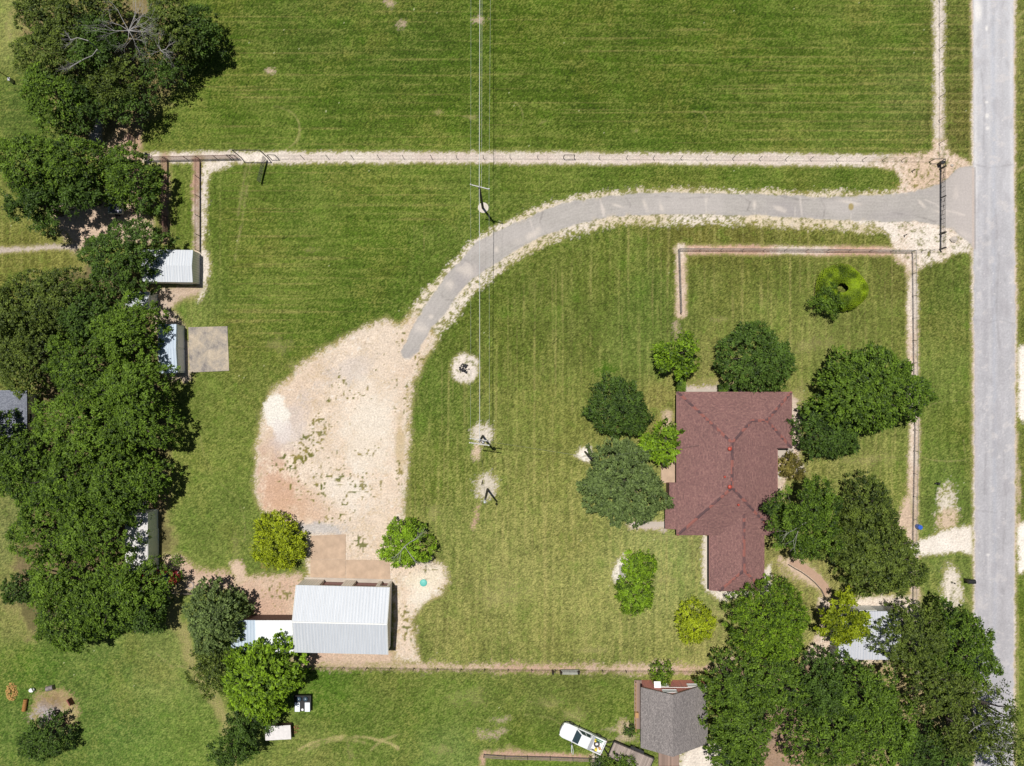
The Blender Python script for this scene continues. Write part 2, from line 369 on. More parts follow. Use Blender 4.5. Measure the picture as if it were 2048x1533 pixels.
# the lie of the grass colour over the property: photograph pixel, colour of the turf there
cps = [(30,60,(140,145,95)),(40,200,(95,115,60)),(450,60,(82,104,38)),(450,200,(88,112,42)),(620,60,(86,106,46)),(640,180,(84,108,40)),
 (800,100,(84,106,44)),(900,220,(84,108,38)),(1050,60,(86,108,38)),(1150,180,(82,104,36)),(1300,80,(84,106,38)),(1400,220,(80,104,36)),
 (1500,100,(86,110,40)),(1650,180,(84,108,38)),(1780,60,(92,114,48)),(1820,200,(102,120,62)),(1918,100,(94,106,52)),(1910,230,(100,100,56)),
 (350,270,(104,124,58)),(600,270,(96,120,50)),(900,285,(100,122,50)),(1300,280,(92,116,46)),(1700,280,(100,122,54)),
 (280,370,(120,130,64)),(360,400,(104,120,52)),(480,360,(104,124,54)),(450,480,(104,122,54)),(620,420,(96,118,50)),(760,460,(94,118,46)),(900,380,(104,124,56)),
 (1200,360,(102,122,54)),(1500,352,(98,122,50)),(1700,352,(96,118,50)),(480,600,(100,120,54)),(620,560,(98,118,50)),(720,590,(90,114,46)),(600,660,(94,116,48)),
 (400,620,(112,126,66)),(480,720,(112,122,62)),(420,820,(108,122,58)),(440,930,(112,126,62)),(400,1020,(108,126,62)),(440,1080,(114,128,66)),
 (940,600,(104,118,52)),(1080,560,(104,116,54)),(1200,540,(108,120,56)),(1290,600,(106,124,60)),(1000,700,(108,120,56)),(1150,680,(112,122,62)),
 (1280,700,(114,130,66)),(870,800,(98,118,52)),(1050,820,(118,126,66)),(870,960,(112,124,58)),(1080,960,(126,130,72)),(1130,1060,(138,140,84)),
 (880,1060,(124,132,74)),(1000,1150,(146,146,92)),(920,1260,(138,138,84)),(1100,1280,(140,140,84)),(1200,1220,(144,146,90)),(1340,1120,(146,154,98)),(1300,1160,(146,150,98)),(1380,1180,(138,148,88)),(1560,560,(112,122,60)),
 (1330,1300,(138,140,84)),(1420,1280,(144,140,92)),(1440,560,(112,122,62)),(1550,540,(108,118,58)),(1550,620,(124,132,72)),(1640,660,(130,134,78)),
 (1750,600,(118,126,66)),(1790,560,(116,116,64)),(1460,760,(138,134,84)),(1330,800,(140,134,82)),(1600,480,(116,118,60)),(1400,480,(116,112,58)),
 (1500,475,(118,114,60)),(1700,480,(114,118,58)),(1895,600,(102,116,56)),(1895,760,(112,126,64)),(1920,850,(104,120,54)),(1880,960,(106,126,62)),
 (1900,1010,(110,126,66)),(1880,1150,(112,128,68)),(1900,1210,(124,132,76)),(1730,930,(124,128,74)),(1790,960,(116,126,64)),(2040,100,(120,126,76)),
 (2040,420,(96,110,54)),(2040,560,(112,116,60)),(2040,950,(108,116,58)),(2040,1250,(106,122,50)),(2040,1400,(110,126,58)),
 (120,440,(130,134,76)),(60,520,(124,124,66)),(120,520,(128,126,70)),(20,1060,(120,126,80)),(30,1230,(132,132,84)),(60,1330,(88,118,48)),
 (200,1360,(100,122,62)),(60,1450,(98,122,60)),(250,1450,(98,124,62)),(330,1330,(120,132,76)),(300,1520,(100,128,60)),(380,1480,(108,130,62)),
 (650,1380,(92,122,46)),(800,1360,(108,120,60)),(700,1460,(102,122,56)),(850,1420,(100,122,54)),(950,1400,(106,124,60)),(900,1500,(112,132,72)),
 (1080,1400,(110,122,64)),(1180,1370,(112,120,64)),(1240,1420,(104,124,54)),(1050,1480,(104,122,52)),(1080,1525,(104,130,52)),(620,1510,(120,130,72)),
 (1840,1430,(120,126,84)),(1400,1060,(136,140,90)),(1600,1130,(138,130,86)),(2090,700,(110,118,60)),(-60,700,(110,118,64)),(1000,-60,(86,108,42)),(1000,1600,(104,128,56))]
num = np.zeros((NY, NX, 3)); den = np.zeros((NY, NX)) + 1e-9
cw = 26 * fbm(90, 3, 3); ch = 26 * fbm(90, 4, 3)
Xs, Ys = X[::4, ::4] + cw[::4, ::4], Y[::4, ::4] + ch[::4, ::4]
n2 = np.zeros(Xs.shape + (3,)); d2 = np.zeros(Xs.shape) + 1e-12
for x, y, c in cps:
    ww = 1.0 / ((Xs - x) ** 2 + (Ys - y) ** 2 + 1200.0) ** 1.7
    n2 += ww[..., None] * np.array(C(c[0] - (1 if c[1] < 125 else -6), c[1] - (1 if c[1] < 125 else -6), c[2] - (2 if c[1] < 125 else -3))); d2 += ww
low = n2 / d2[..., None]
ii = np.clip(np.arange(NX) / 4.0, 0, low.shape[1] - 1.001); jj = np.clip(np.arange(NY) / 4.0, 0, low.shape[0] - 1.001)
i0 = ii.astype(int); fi = (ii - i0)[None, :, None]; j0 = jj.astype(int); fj = (jj - j0)[:, None, None]
i1 = np.minimum(i0 + 1, low.shape[1] - 1); j1 = np.minimum(j0 + 1, low.shape[0] - 1)
A = (low[j0][:, i0] * (1 - fi) + low[j0][:, i1] * fi) * (1 - fj) + (low[j1][:, i0] * (1 - fi) + low[j1][:, i1] * fi) * fj
del n2, d2, num, den
def layer(alpha, c):
    global A
    a = np.clip(alpha, 0, 1)[..., None]; c = np.asarray(c)
    A = A * (1 - a) + c * a
def tone(f): # multiply
    global A
    A = A * np.asarray(f)[..., None] if np.asarray(f).ndim == 2 else A * f
STRAW = np.array(C(190, 178, 122)); OLIVE = np.array(C(128, 122, 66)); LUSH = np.array(C(74, 112, 24)); DEEP = np.array(C(70, 92, 36))
SAND = np.array(C(222, 196, 172)); PALE = np.array(C(240, 228, 214)); PINK = np.array(C(206, 170, 148)); GRVL = np.array(C(214, 198, 184)); CHALK = np.array(C(255, 246, 234))

# the driveway and the road come first as distance fields: mowing and verges follow them
drive = [(1990,334),(1941,334),(1918,336),(1898,355),(1876,370),(1823,384),(1761,391),(1661,395),(1535,390),(1349,386),(1274,387),(1199,395),(1149,402),(1099,417),
 (1023,449),(987,466),(952,486),(912,531),(887,559),(859,599),(844,621),(832,644),(818,672),(803,703),(807,715),(820,721),(836,704),(850,678),(862,655),(887,632),(904,604),(927,574),(947,556),(977,536),
 (1023,506),(1086,472),(1149,450),(1199,437),(1249,432),(1324,429),(1399,429),(1535,432),(1661,440),(1761,444),(1836,444),(1874,449),(1899,458),(1926,475),(1946,497),(1990,500)]
d_drive = sd_poly(drive, 140)
dcl = [(1960,415),(1760,418),(1530,411),(1349,407),(1250,410),(1150,426),(1060,458),(990,498),(930,550),(880,610),(845,660),(815,705),(790,760)]
d_cl = sd_line(dcl, 0, 400)
near_curve = sm(1240, 1130, X) * sm(110, 70, d_cl) * sm(760, 700, Y)
# mown stripes
s_h = np.sin((Y + 5 * fbm(300, 20, 2, 4)) * 2 * math.pi / 18.5); s_h2 = np.sin((Y + 3 * fbm(200, 22, 2, 4)) * 2 * math.pi / 37)
s_v = np.sin((X + 5 * fbm(300, 21, 2, .3)) * 2 * math.pi / 19.0); s_v2 = np.sin(X * 2 * math.pi / 41)
s_c = np.sin(d_cl * 2 * math.pi / 17.0)
field = sm(316, 300, Y)
left = (1 - field) * sm(1000, 900, X) * sm(760, 700, Y) * sm(1260, 1240, Y)
vleft = left * sm(470, 430, X); hleft = left * (1 - sm(470, 430, X))
mid = (1 - field) * sm(800, 860, X) * (Y > 440) * sm(1335, 1325, Y)
mid = mid * np.where(d_cl < 900, 1, 1)
belowcurve = (1 - field) * sm(20, 60, d_cl) * (X > 815) * (Y > 450) * (Y < 1335) * (X < 1800)
hleft = hleft * (1 - belowcurve)
st = 0.055 * field * (s_h + 0.5 * s_h2) + 0.05 * hleft * (s_h + .5 * s_h2) * (1 - near_curve) + 0.05 * vleft * s_v + 0.05 * near_curve * s_c \
   + 0.055 * belowcurve * (s_v + .5 * s_v2) * (1 - near_curve) + 0.05 * s_v * sm(1838, 1845, X) + 0.04 * s_h * ((Y > 330) & (Y < 390) & (X > 1000) & (X < 1800)) * (1 - field)
st = st + 0.035 * (Y > 1340) * np.sin((np.hypot(X - 260, (Y - 1440))) * 2 * math.pi / 21) * sm(420, 380, X)
tone(1 + st)
# thin dead-grass lines left by the mower wheels
line_h = np.exp(-((np.mod(Y + 4 * fbm(300, 30, 2, 5) + 6, 18.5) - 9.2) / 1.7) ** 2) * sm(-0.05, 0.25, fbm(90, 31, 4, 5))
line_v = np.exp(-((np.mod(X + 4 * fbm(300, 32, 2, .3) + 6, 19.0) - 9.5) / 2.0) ** 2) * sm(-0.1, 0.25, fbm(60, 33, 4, .25))
layer(0.46 * line_h * (field + 0.6 * hleft * (1 - near_curve)), STRAW * 0.72)
layer(0.42 * line_v * np.clip(belowcurve * (1 - near_curve) + 0.6 * vleft + .3 * sm(1838, 1845, X) * (Y < 1240), 0, 1), STRAW * 0.85)
thinH = np.maximum(vn(330, 3.0, 401), vn(180, 3.6, 403) * .96); thinV = np.maximum(vn(3.0, 330, 402), vn(3.6, 180, 404) * .96)
layer(.42 * sm(.80, .93, thinH) * np.clip(field + hleft * (1 - near_curve), 0, 1) * (.6 + .8 * vn(20, 9, 405)), STRAW * .70); layer(.42 * sm(.80, .93, thinV) * np.clip(belowcurve * (1 - near_curve) + vleft * .7, 0, 1) * (.6 + .8 * vn(9, 20, 406)), STRAW * .82)
layer(.35 * sm(.80, .93, 1 - thinH * 1.02 + .0) * np.clip(field, 0, 1) * 0, DEEP)
# patchy turf: lush tufts, olive patches, grain
kh = field + hleft * (1 - near_curve) + ((Y > 330) & (Y < 390) & (X > 1000)) * (1 - field)
sH = vn(46, 4.5, 101) - .5; sV = vn(4.5, 46, 102) - .5; s2 = fbm(5, 103, 2, 1.5)
kh = np.clip(kh, 0, 1); kv = np.clip(belowcurve * (1 - near_curve) + vleft + sm(1838, 1845, X), 0, 1) * (1 - kh)
streak = kh * sH + kv * sV + (1 - kh - kv) * s2
p1 = fbm(70, 40, 5); p2 = fbm(34, 41, 4); p3 = fbm(12, 42, 3); p4 = fbm(160, 46, 4)
lawn_dry = sm(820, 1000, Y) * sm(800, 860, X) * sm(1880, 1800, X) * (Y < 1335) * 0.5 + 0.5
layer(0.30 * sm(0.06, 0.30, p1 + 0.3 * p3 + .3 * white), OLIVE); layer(0.36 * sm(0.06, 0.30, -p1 + 0.3 * p3 + .3 * white) * (1.3 - lawn_dry), DEEP)
layer(0.35 * sm(0.16, 0.28, p2 + 0.3 * white * .5), LUSH * 1.05)
layer(0.42 * sm(0.02, 0.34, streak * .6 + .2 * s2 + 0.5 * p4 + .35 * p2 + 0.8 * white) * lawn_dry, STRAW * 0.8)
layer(0.30 * sm(0.30, 0.5, fbm(8, 44, 2, 1.0) + 0.4 * white + .12), LUSH)
tone(np.clip(1 + 0.80 * grain + 0.12 * p3 + 0.26 * p2 + 0.26 * p4 + .16 * streak + .08 * s2, .3, 2)); A = A * (1 - np.clip(kh, 0, 1)[..., None] * np.array([.02, .03, .10]))
A = A * np.array([.95, .98, .80])
# pale flecks: dandelion heads, chips of stone
fl = vn(5, 5, 51); pk = vn(60, 60, 52)
layer(0.8 * (fl > 0.985) * (pk > 0.45) * (white > -0.2), np.array(C(214, 214, 170)))

def bare(cx, cy, rx, ry, k=1.0, c=None, ang=0.0, seed=0):       # a worn or bare patch in the turf
    w_ = window([(cx - rx, cy - rx), (cx + rx, cy + rx), (cx - ry, cy - ry), (cx + ry, cy + ry)], 30)
    x, y = X[w_], Y[w_]; cc, s = math.cos(ang), math.sin(ang); u = (x - cx) * cc + (y - cy) * s; v = -(x - cx) * s + (y - cy) * cc
    d = np.hypot(u / rx, v / ry); nn = fbm(14, 60 + seed, 4, 1, x, y); g = grain[w_]
    a = np.clip(k * 1.15 * sm(1.05, 0.30, d * 1.15 + 2.2 * nn + 1.1 * g), 0, 1)[..., None]
    A[w_] = A[w_] * (1 - a) + np.asarray(SAND * .9 if c is None else c) * (1 + 0.25 * g[..., None]) * a
def wear(pts, hw, k, c, seed=0, n=0.9):                          # a worn line
    w_ = window(pts, hw + 30); x, y = X[w_], Y[w_]; d = np.full(x.shape, 1e9)
    for a_, b_ in zip(pts[:-1], pts[1:]): d = np.minimum(d, seg_d(x, y, a_, b_))
    nn = fbm(16, 90 + seed, 4, 1, x, y); g = grain[w_]
    a = np.clip(k * sm(1.3, 0.2, d / hw + n * 2.2 * nn + 0.9 * g) * sm(-.16, .12, fbm(22, 190 + seed, 3, 1, x, y) + .05), 0, 1)[..., None]
    A[w_] = A[w_] * (1 - a) + np.asarray(c) * (1 + 0.2 * g[..., None]) * a
def arc(cx, cy, rx, ry, a0, a1, n=24): return [(cx + rx * math.cos(R(a0 + (a1 - a0) * i / n)), cy + ry * math.sin(R(a0 + (a1 - a0) * i / n))) for i in range(n + 1)]
for v in [(545,143,16,8,.7),(805,50,14,14,.55),(955,40,24,10,.6),(780,8,16,14,.55),(880,225,30,6,.4),(1085,245,12,6,.4),(940,235,24,7,.4),
          (1275,262,16,6,.4),(620,500,22,12,.3),(1440,640,24,8,.3),(1475,770,40,14,.5),(1440,765,60,10,.35),(1352,660,12,22,.5),(1600,790,20,40,.4),
          (985,1468,34,16,.6),(1000,1440,26,10,.5),(880,1500,26,12,.3),(1020,1500,30,14,.4),(700,1505,14,22,.3),(1230,1460,26,8,.5),(1250,1478,40,12,.55),
          (18,60,12,40,.4),(20,290,16,8,.2),(1455,1320,24,16,.7),(1440,1230,46,18,.4),(1330,1160,36,8,.2),(870,1030,18,22,.35),(1000,1190,60,30,.25),
          (1350,1075,50,10,.3),(1620,690,60,20,.25),(1590,1140,40,26,.6),(1740,920,60,16,.3),(470,1090,10,30,.2),(600,735,40,14,.3),(560,690,30,24,.25),
          (1880,985,8,12,.6),(1180,1300,40,8,.3),(940,1395,60,24,.2),(1150,1430,30,20,.25),(1100,1405,40,14,.2)]:
    bare(v[0], v[1], v[2] * .8, v[3] * .8, k=v[4], seed=int(v[0]) % 7, c=(STRAW * .95 if v[4] < .5 else None))
bare(949, 1040, 7, 26, 0.75, PINK, 0.25); bare(1213, 738, 26, 14, 0.6, LUSH)
bare(553, 1010, 30, 20, 0.0)
# tyre swirls and mower circles
TR = STRAW * 0.95
for p, hw, k in [(arc(555,258,44,44,-60,70), 1.6, .5),(arc(535,262,66,50,-80,30),1.6,.35),(arc(1392,245,22,22,-110,100),1.4,.45),(arc(1020,235,26,32,-70,60),1.4,.3),
                 (arc(1910,820,56,18,190,350),1.4,.45),(arc(1895,905,60,18,20,150),1.4,.4),([(1927,880),(1932,925)],1.4,.5),
                 (arc(440,1060,50,80,-40,60),1.5,.25),(arc(560,860,160,160,120,175),2,.2),([(505,300),(486,430),(470,520)],3,.35),([(498,300),(476,430)],3,.3),
                 (arc(700,1545,130,72,218,318),3.2,.85),(arc(690,1580,120,100,230,290),3,.55),(arc(810,1560,90,90,220,270),2.6,.5),([(650,1480),(700,1475)],3,.5),
                 (arc(330,1440,120,110,-80,20),1.8,.4),(arc(300,1450,170,150,-70,10),1.8,.3),([(310,1305),(345,1335)],2.5,.5),
                 ([(1055,1402),(1110,1415),(1160,1440)],2,.4),([(1050,1430),(1100,1436),(1140,1460)],2,.35),(arc(1250,1090,130,50,-100,0),2.5,.25),(arc(1395,620,22,44,180,300),1.6,.35)]:
    wear(p, hw, k, TR)
wear(arc(280, 1400, 36, 36, 20, 160), 4, .35, DEEP)

# labels: 0 lawn, 1 bare earth, 2 gravel lot, 3 driveway, 4 road, 5 white gravel
LAB = np.zeros(X.shape, np.int8)
nA = fbm(46, 70, 4); nB = fbm(13, 71, 3); nC = fbm(6.5, 73, 2)
def earth(sd, c, lab, soft=5.0, ragged=10.0, bleed=12.0, k=1.0, dither=7.0, weeds=0.0, c2=None, thr=0.5):
    """lay a worn surface: dead grass bleeds out round it, its edge breaks up among tufts"""
    e = sd + ragged * nA * 1.2 + ragged * 0.9 * nB
    layer(0.6 * sm(bleed, 0, e) , OLIVE * 0.55 + STRAW * 0.5)
    a = sm(soft, -soft, e + dither * (grain + 1.2 * nC)) * k
    cc = np.asarray(c)[None, None] * (1 + 0.22 * grain + 0.25 * nB + 0.16 * nA)[..., None]
    if c2 is not None:
        f = .8 * sm(-0.16, 0.2, fbm(110, 74 + lab, 5) + 0.2 * white)[..., None]; cc = cc * (1 - f) + np.asarray(c2) * f * (1 + 0.22 * grain[..., None])
    if weeds > 0:
        wd = sm(0.25, 0.45, nC * 1.1 + 0.5 * white + weeds * 0.5)[..., None] * np.array(C(116, 118, 48)); ww = sm(0.25, 0.45, nC * 1.1 + 0.5 * white + weeds * 0.5)[..., None]
        cc = cc * (1 - ww * .8) + wd * .8
    layer(a, cc); LAB[(a > thr) & (e < 2.0)] = lab
# bare earth along the fences
earth(sd_line([(286,316),(620,315),(1024,316),(1536,319),(1800,322)], 10.5), PALE * 1.0, 1, 3, 4, 9, dither=5, c2=np.array(C(226, 206, 194)))
earth(sd_line([(1878,-110),(1878,310)], 9), PALE * .95, 1, 4, 5, 10, c2=SAND)
earth(sd_line([(1356,500),(1824,503)], 8.5), PINK * 1.12, 1, 3, 4, 8, dither=4, c2=PALE)
earth(sd_line([(1362,496),(1362,628)], 9), SAND, 1, 3, 5, 8, dither=5, c2=PALE)
earth(sd_line([(1824,505),(1826,760),(1829,860),(1826,1000),(1824,1060),(1832,1250),(1834,1400)], 10), SAND, 1, 3, 5, 8, dither=5, c2=PALE)
earth(sd_poly([(1818,985),(1826,1050),(1780,1062),(1798,1030)]), SAND, 1, 3, 4, 8)
earth(sd_poly([(1785,513),(1806,508),(1822,520),(1818,560),(1811,535)]), SAND, 1, 3, 4, 8)
earth(sd_line([(590,1326),(820,1332),(1000,1336),(1240,1338),(1460,1338)], 6), SAND * .93, 1, 5, 12, 10, dither=12, c2=PINK)
earth(sd_line([(962,1530),(968,1510),(1010,1508),(1100,1512),(1195,1516)], 4.5), PINK, 1, 4, 6, 8, dither=6)
earth(sd_poly([(1185,1512),(1202,1512),(1204,1545),(1190,1545)]), CHALK, 5, 4, 5, 6)
earth(sd_line([(330,312),(330,480)], 7), PINK * .95, 1, 4, 6, 9, k=.75)
earth(sd_line([(396,320),(398,520)], 9), PINK, 1, 4, 6, 9, c2=PALE)
earth(sd_poly([(404,322),(470,322),(455,332),(420,345),(412,370),(408,500),(420,530),(412,560),(404,600),(396,600),(400,500)]), PALE, 1, 4, 8, 10, dither=9)
earth(sd_line([(268,235),(272,330),(275,440)], 12), PINK * .9, 1, 5, 8, 14)
earth(sd_poly([(190,210),(250,215),(262,260),(268,330),(200,320),(180,270)]), SAND * .9, 1, 5, 12, 14, c2=PINK)
earth(sd_poly([(310,575),(400,575),(395,590),(360,600),(345,620),(365,650),(380,700),(378,760),(320,760),(300,640)]), SAND * .85, 1, 5, 9, 14, c2=GRVL * .85)
earth(sd_poly([(90,410),(240,400),(300,440),(300,480),(200,480),(150,500),(120,455)]), SAND * .95, 1, 6, 16, 18, dither=14)
earth(sd_line([(-60,503),(60,499),(95,496),(150,494)], 5), GRVL * .9, 1, 3, 5, 8, dither=4)
earth(sd_poly([(60,560),(200,540),(300,560),(330,800),(340,1100),(60,1280),(20,1200),(80,900)]), np.array(C(118,112,72)), 1, 8, 30, 20, c2=np.array(C(140,122,92)))
earth(sd_poly([(40,20),(330,0),(380,100),(330,190),(250,260),(180,300),(120,220)]), np.array(C(112,106,62)), 1, 8, 30, 20, k=.8, c2=np.array(C(150,130,96)))
earth(sd_line([(198,170),(205,215),(190,280)], 10), np.array(C(180,176,178)), 1, 4, 6, 6)
earth(sd_poly([(330,1110),(362,1108),(400,1140),(470,1148),(500,1150),(600,1150),(605,1245),(520,1245),(500,1200),(470,1180),(380,1180),(330,1200)]), SAND * .97, 1, 4, 12, 12, dither=9, c2=PINK)
earth(sd_poly([(461,1125),(482,1120),(500,1160),(470,1170)]), SAND, 1, 4, 8, 6)
earth(sd_line([(360,1160),(345,1240),(372,1270),(382,1330),(450,1440),(470,1540)], 4), STRAW * .85, 1, 6, 14, 14, k=.5, dither=14, thr=.9)
earth(sd_line([(620,1312),(800,1314)], 14), SAND * .95, 1, 4, 6, 10, c2=PINK)
# yards under the trees at the lower right
earth(sd_poly([(1560,1120),(1600,1118),(1650,1160),(1670,1220),(1690,1330),(1640,1340),(1600,1330),(1660,1240),(1640,1180),(1590,1150)]), SAND, 1, 5, 9, 12, c2=PINK)
earth(sd_poly([(1640,1200),(1840,1190),(1840,1230),(1780,1300),(1780,1335),(1600,1335),(1640,1260)]), SAND, 1, 5, 10, 12, c2=PALE)
earth(sd_poly([(1450,1330),(1640,1330),(1600,1560),(1540,1560),(1440,1400)]), np.array(C(176,146,120)), 1, 6, 14, 14, c2=np.array(C(150,132,120)))
earth(sd_poly([(1700,1330),(1830,1330),(1850,1400),(1890,1450),(1920,1560),(1640,1560),(1660,1400)]), np.array(C(178,158,118)), 1, 8, 30, 16, k=.8)
earth(sd_poly([(1370,1490),(1450,1480),(1480,1560),(1340,1560)]), PALE, 5, 6, 16, 10, dither=14)
# round the house
earth(sd_line([(1372,781),(1478,781)], 7), GRVL, 1, 3, 5, 10)
earth(sd_line([(1336,830),(1340,960)], 9), SAND * .95, 1, 5, 8, 12, k=.8)
earth(sd_poly([(1582,790),(1592,800),(1604,830),(1600,900),(1592,950),(1575,960),(1560,1000),(1545,1010),(1545,900),(1575,900)]), SAND * 1.02, 1, 4, 6, 12, c2=GRVL)
earth(sd_line([(1560,950),(1580,935),(1600,940)], 8), PALE, 1, 5, 9, 10)
earth(sd_poly([(1406,1070),(1424,1070),(1424,1180),(1500,1182),(1540,1130),(1546,1190),(1480,1190),(1450,1202),(1430,1196),(1408,1170)]), PALE, 5, 3, 6, 10)
earth(sd_line([(1262,1050),(1328,1052)], 7), GRVL, 1, 3, 5, 10)
# gravel: the parking lot, the verges of the driveway
lot = [(800,650),(772,641),(732,656),(672,686),(607,726),(569,766),(540,785),(527,815),(514,900),(512,980),(518,1012),(545,1035),(590,1050),(616,1070),(618,1160),(790,1165),(790,1320),
       (838,1322),(822,1240),(848,1205),(880,1190),(893,1165),(886,1135),(860,1120),(800,1110),(806,1060),(807,1038),(809,1018),(811,968),(814,893),(819,830),(822,768),(837,741),(857,701),(872,679),(846,640),(830,625)]
d_lot = sd_poly(lot, 80)
verge_n = 5.0 + 12.0 * sm(960, 840, X) * sm(500, 600, Y); side = (Y > np.interp(X, [800, 850, 900, 1000, 1150, 1350, 1960], [740, 640, 575, 490, 425, 407, 415]))
vw = np.where(side, 14.5, verge_n - 1.5) * (0.75 + 0.9 * (fbm(120, 80, 2) + .3))
earth(d_drive - vw * sm(1980, 1800, X + 0 * Y) - 3, PALE * 1.02, 5, 3, 8, 9, dither=12, weeds=0.5, c2=np.array(C(226, 208, 176)))
earth(d_lot, np.array(C(238, 220, 200)), 2, 4, 11, 16, dither=10, c2=np.array(C(230, 206, 182)))
junc = [(1790,314),(1866,302),(1866,280),(1893,280),(1897,300),(1915,315),(1935,322),(1946,332),(1946,500),(1905,506),(1885,522),(1850,528),(1836,545),(1820,545),(1802,518),(1788,513),(1785,490),(1776,468),(1752,452),(1700,444),(1700,398),(1770,392),(1796,378),(1803,358),(1790,340),(1740,330)]
earth(sd_poly(junc), SAND * 1.04, 5, 3, 7, 8, dither=7, weeds=0.22, c2=CHALK * .97)
dotA = vn(5.2, 5.2, 201); dotB = vn(7.5, 7.5, 202); dotC = vn(3.4, 3.4, 203)
def weedpatch(cx, cy, rx, ry, k, ang=0.0, c=C(96, 108, 44)):
    w_ = window([(cx - rx, cy - rx), (cx + rx, cy + rx), (cx - ry, cy - ry), (cx + ry, cy + ry)], 14)
    x, y = X[w_], Y[w_]; cc, s = math.cos(ang), math.sin(ang); u = (x - cx) * cc + (y - cy) * s; v = -(x - cx) * s + (y - cy) * cc
    d = np.hypot(u / rx, v / ry); dens = np.clip(k * 1.15 * (1.25 - d) + 1.0 * nA[w_], 0, .62) * (d < 1.5)
    dt = np.maximum(dotA[w_], np.maximum(dotB[w_] * .97, dotC[w_] * .93 + .03))
    a = np.clip(sm(0, .07, dt - (1.0 - .46 * dens)), 0, 1)[..., None] * (dens > .04)[..., None]
    hue = (vn(9, 9, 204)[w_])[..., None]; col_ = np.array(c) * hue + np.array(C(158, 142, 82)) * (1 - hue)
    A[w_] = A[w_] * (1 - a * .9) + col_ * (1 + .3 * white[w_][..., None]) * a * .9
# colour drifts inside the lot: pink clay to the left, white caliche pile, grey base rock
inlot = sm(4, -8, d_lot + 8 * nB)
layer(.55 * inlot * sm(-16, -2, d_lot + 8 * nB) * sm(.0, .3, nC + .3 * white + .1), C(250, 240, 226)); layer(.6 * sm(-12, -4, d_lot + 6 * nB) * sm(8, 0, d_lot) * sm(.02, .2, nB + .4 * white), C(190, 168, 116))
layer(.6 * inlot * sm(.88, .95, dotC) , C(178, 150, 118)); layer(.5 * inlot * sm(.04, .2, fbm(17, 411, 3)) * sm(-.1, .3, grain + .1), C(206, 184, 150)); layer(.5 * inlot * sm(.88, .95, dotA) * sm(.4, .6, vn(90, 90, 207)), C(150, 140, 84)); layer(.6 * inlot * sm(.86, .95, vn(4.1, 4.1, 208)), C(255, 248, 238))
def drift(cx, cy, rx, ry, c, k, ang=0.0, seed=0):
    d = sd_blob(cx, cy, rx, ry, ang) / min(rx, ry); layer(k * inlot * sm(0.35, -0.6, d + 1.1 * nA + 0.9 * nB + 0.28 * grain), np.asarray(c) * (1 + .12 * grain[..., None]))
drift(555, 980, 50, 80, C(214,172,144), .8); drift(600, 1010, 70, 40, C(216,178,150), .6); drift(540, 900, 26, 40, C(214,184,160), .6)
drift(580, 850, 30, 60, C(218,206,200), .6, .4); drift(700, 740, 60, 24, C(214,204,198), .5, -.4); drift(640, 1058, 60, 12, C(200,196,194), .8)
drift(740, 880, 60, 100, C(248,238,222), .6); drift(690, 980, 60, 40, C(248,238,224), .6); drift(770, 700, 40, 60, C(232,214,194), .5)

layer(1.0 * sm(3, -3, sd_blob(551, 822, 24, 38, -.2) + 14 * nB + 10 * nA + 4 * grain), np.array(C(248, 242, 230)) * (1 + .10 * grain[..., None])); layer(.7 * sm(6, -6, sd_blob(566, 862, 16, 26, -.3) + 18 * nB + 6 * grain), C(238, 228, 222))
drift(800, 890, 10, 70, C(196,172,120), .6); drift(850, 1200, 30, 40, C(255,248,232), .6); drift(855, 1155, 36, 28, C(250,238,212), .6)
for v in [(622,882,62,26,.95,-.9),(600,915,50,16,.9,-.4),(562,912,20,8,.7,-.3),(720,970,40,44,.55,0),(690,1000,30,24,.5,0),(660,1040,44,14,.6,0),(790,800,14,60,.4,0),(725,905,30,14,.5,0),
          (800,940,10,60,.5,0),(720,1090,34,30,.42,0),(820,1150,60,40,.4,0),(815,1240,22,60,.55,0),(800,680,20,26,.45,0),(760,720,30,20,.3,0),(690,900,60,60,.22,0),(740,790,60,60,.2,0),
          (560,1190,50,40,.4,0),(540,1130,30,20,.5,0),(590,1130,20,16,.6,0),(1850,350,60,40,.4,0),(1860,500,50,20,.35,0),(690,840,70,60,.22,0),(650,950,90,60,.26,0),(640,990,60,30,.45,.3),(700,1020,60,30,.4,0),(560,960,40,60,.12,0),(750,650,60,16,.3,-.5),(812,800,10,50,.6,0),(835,720,14,30,.5,.3),(660,800,16,10,.6,0),(690,770,30,16,.3,0),(880,1180,20,20,.4,0),(850,1140,40,20,.4,0)]:

    weedpatch(*v[:4], k=v[4], ang=v[5])
for t in range(26):
    x_ = 1040 + t * 28 + 9 * math.sin(t * 7.3); y_ = np.interp(x_, [1020, 1149, 1249, 1399, 1661, 1800], [519, 462, 443, 438, 450, 452]) + 3
    weedpatch(x_, y_, 8 + 4 * math.sin(t * 3.1), 4.5, .9, c=C(118, 132, 36))
for t in range(16):
    x_, y_ = 1015 - t * 9.0, np.interp(1015 - t * 9.0, [870, 890, 930, 980, 1020], [660, 636, 578, 540, 512]) + 3
    weedpatch(x_ + 3, y_, 6, 5, .8, c=C(118, 130, 40))
for t in range(20): weedpatch(1330 + t * 24, 388 + 4 * math.sin(t), 10, 4, .6, c=C(100, 124, 44))
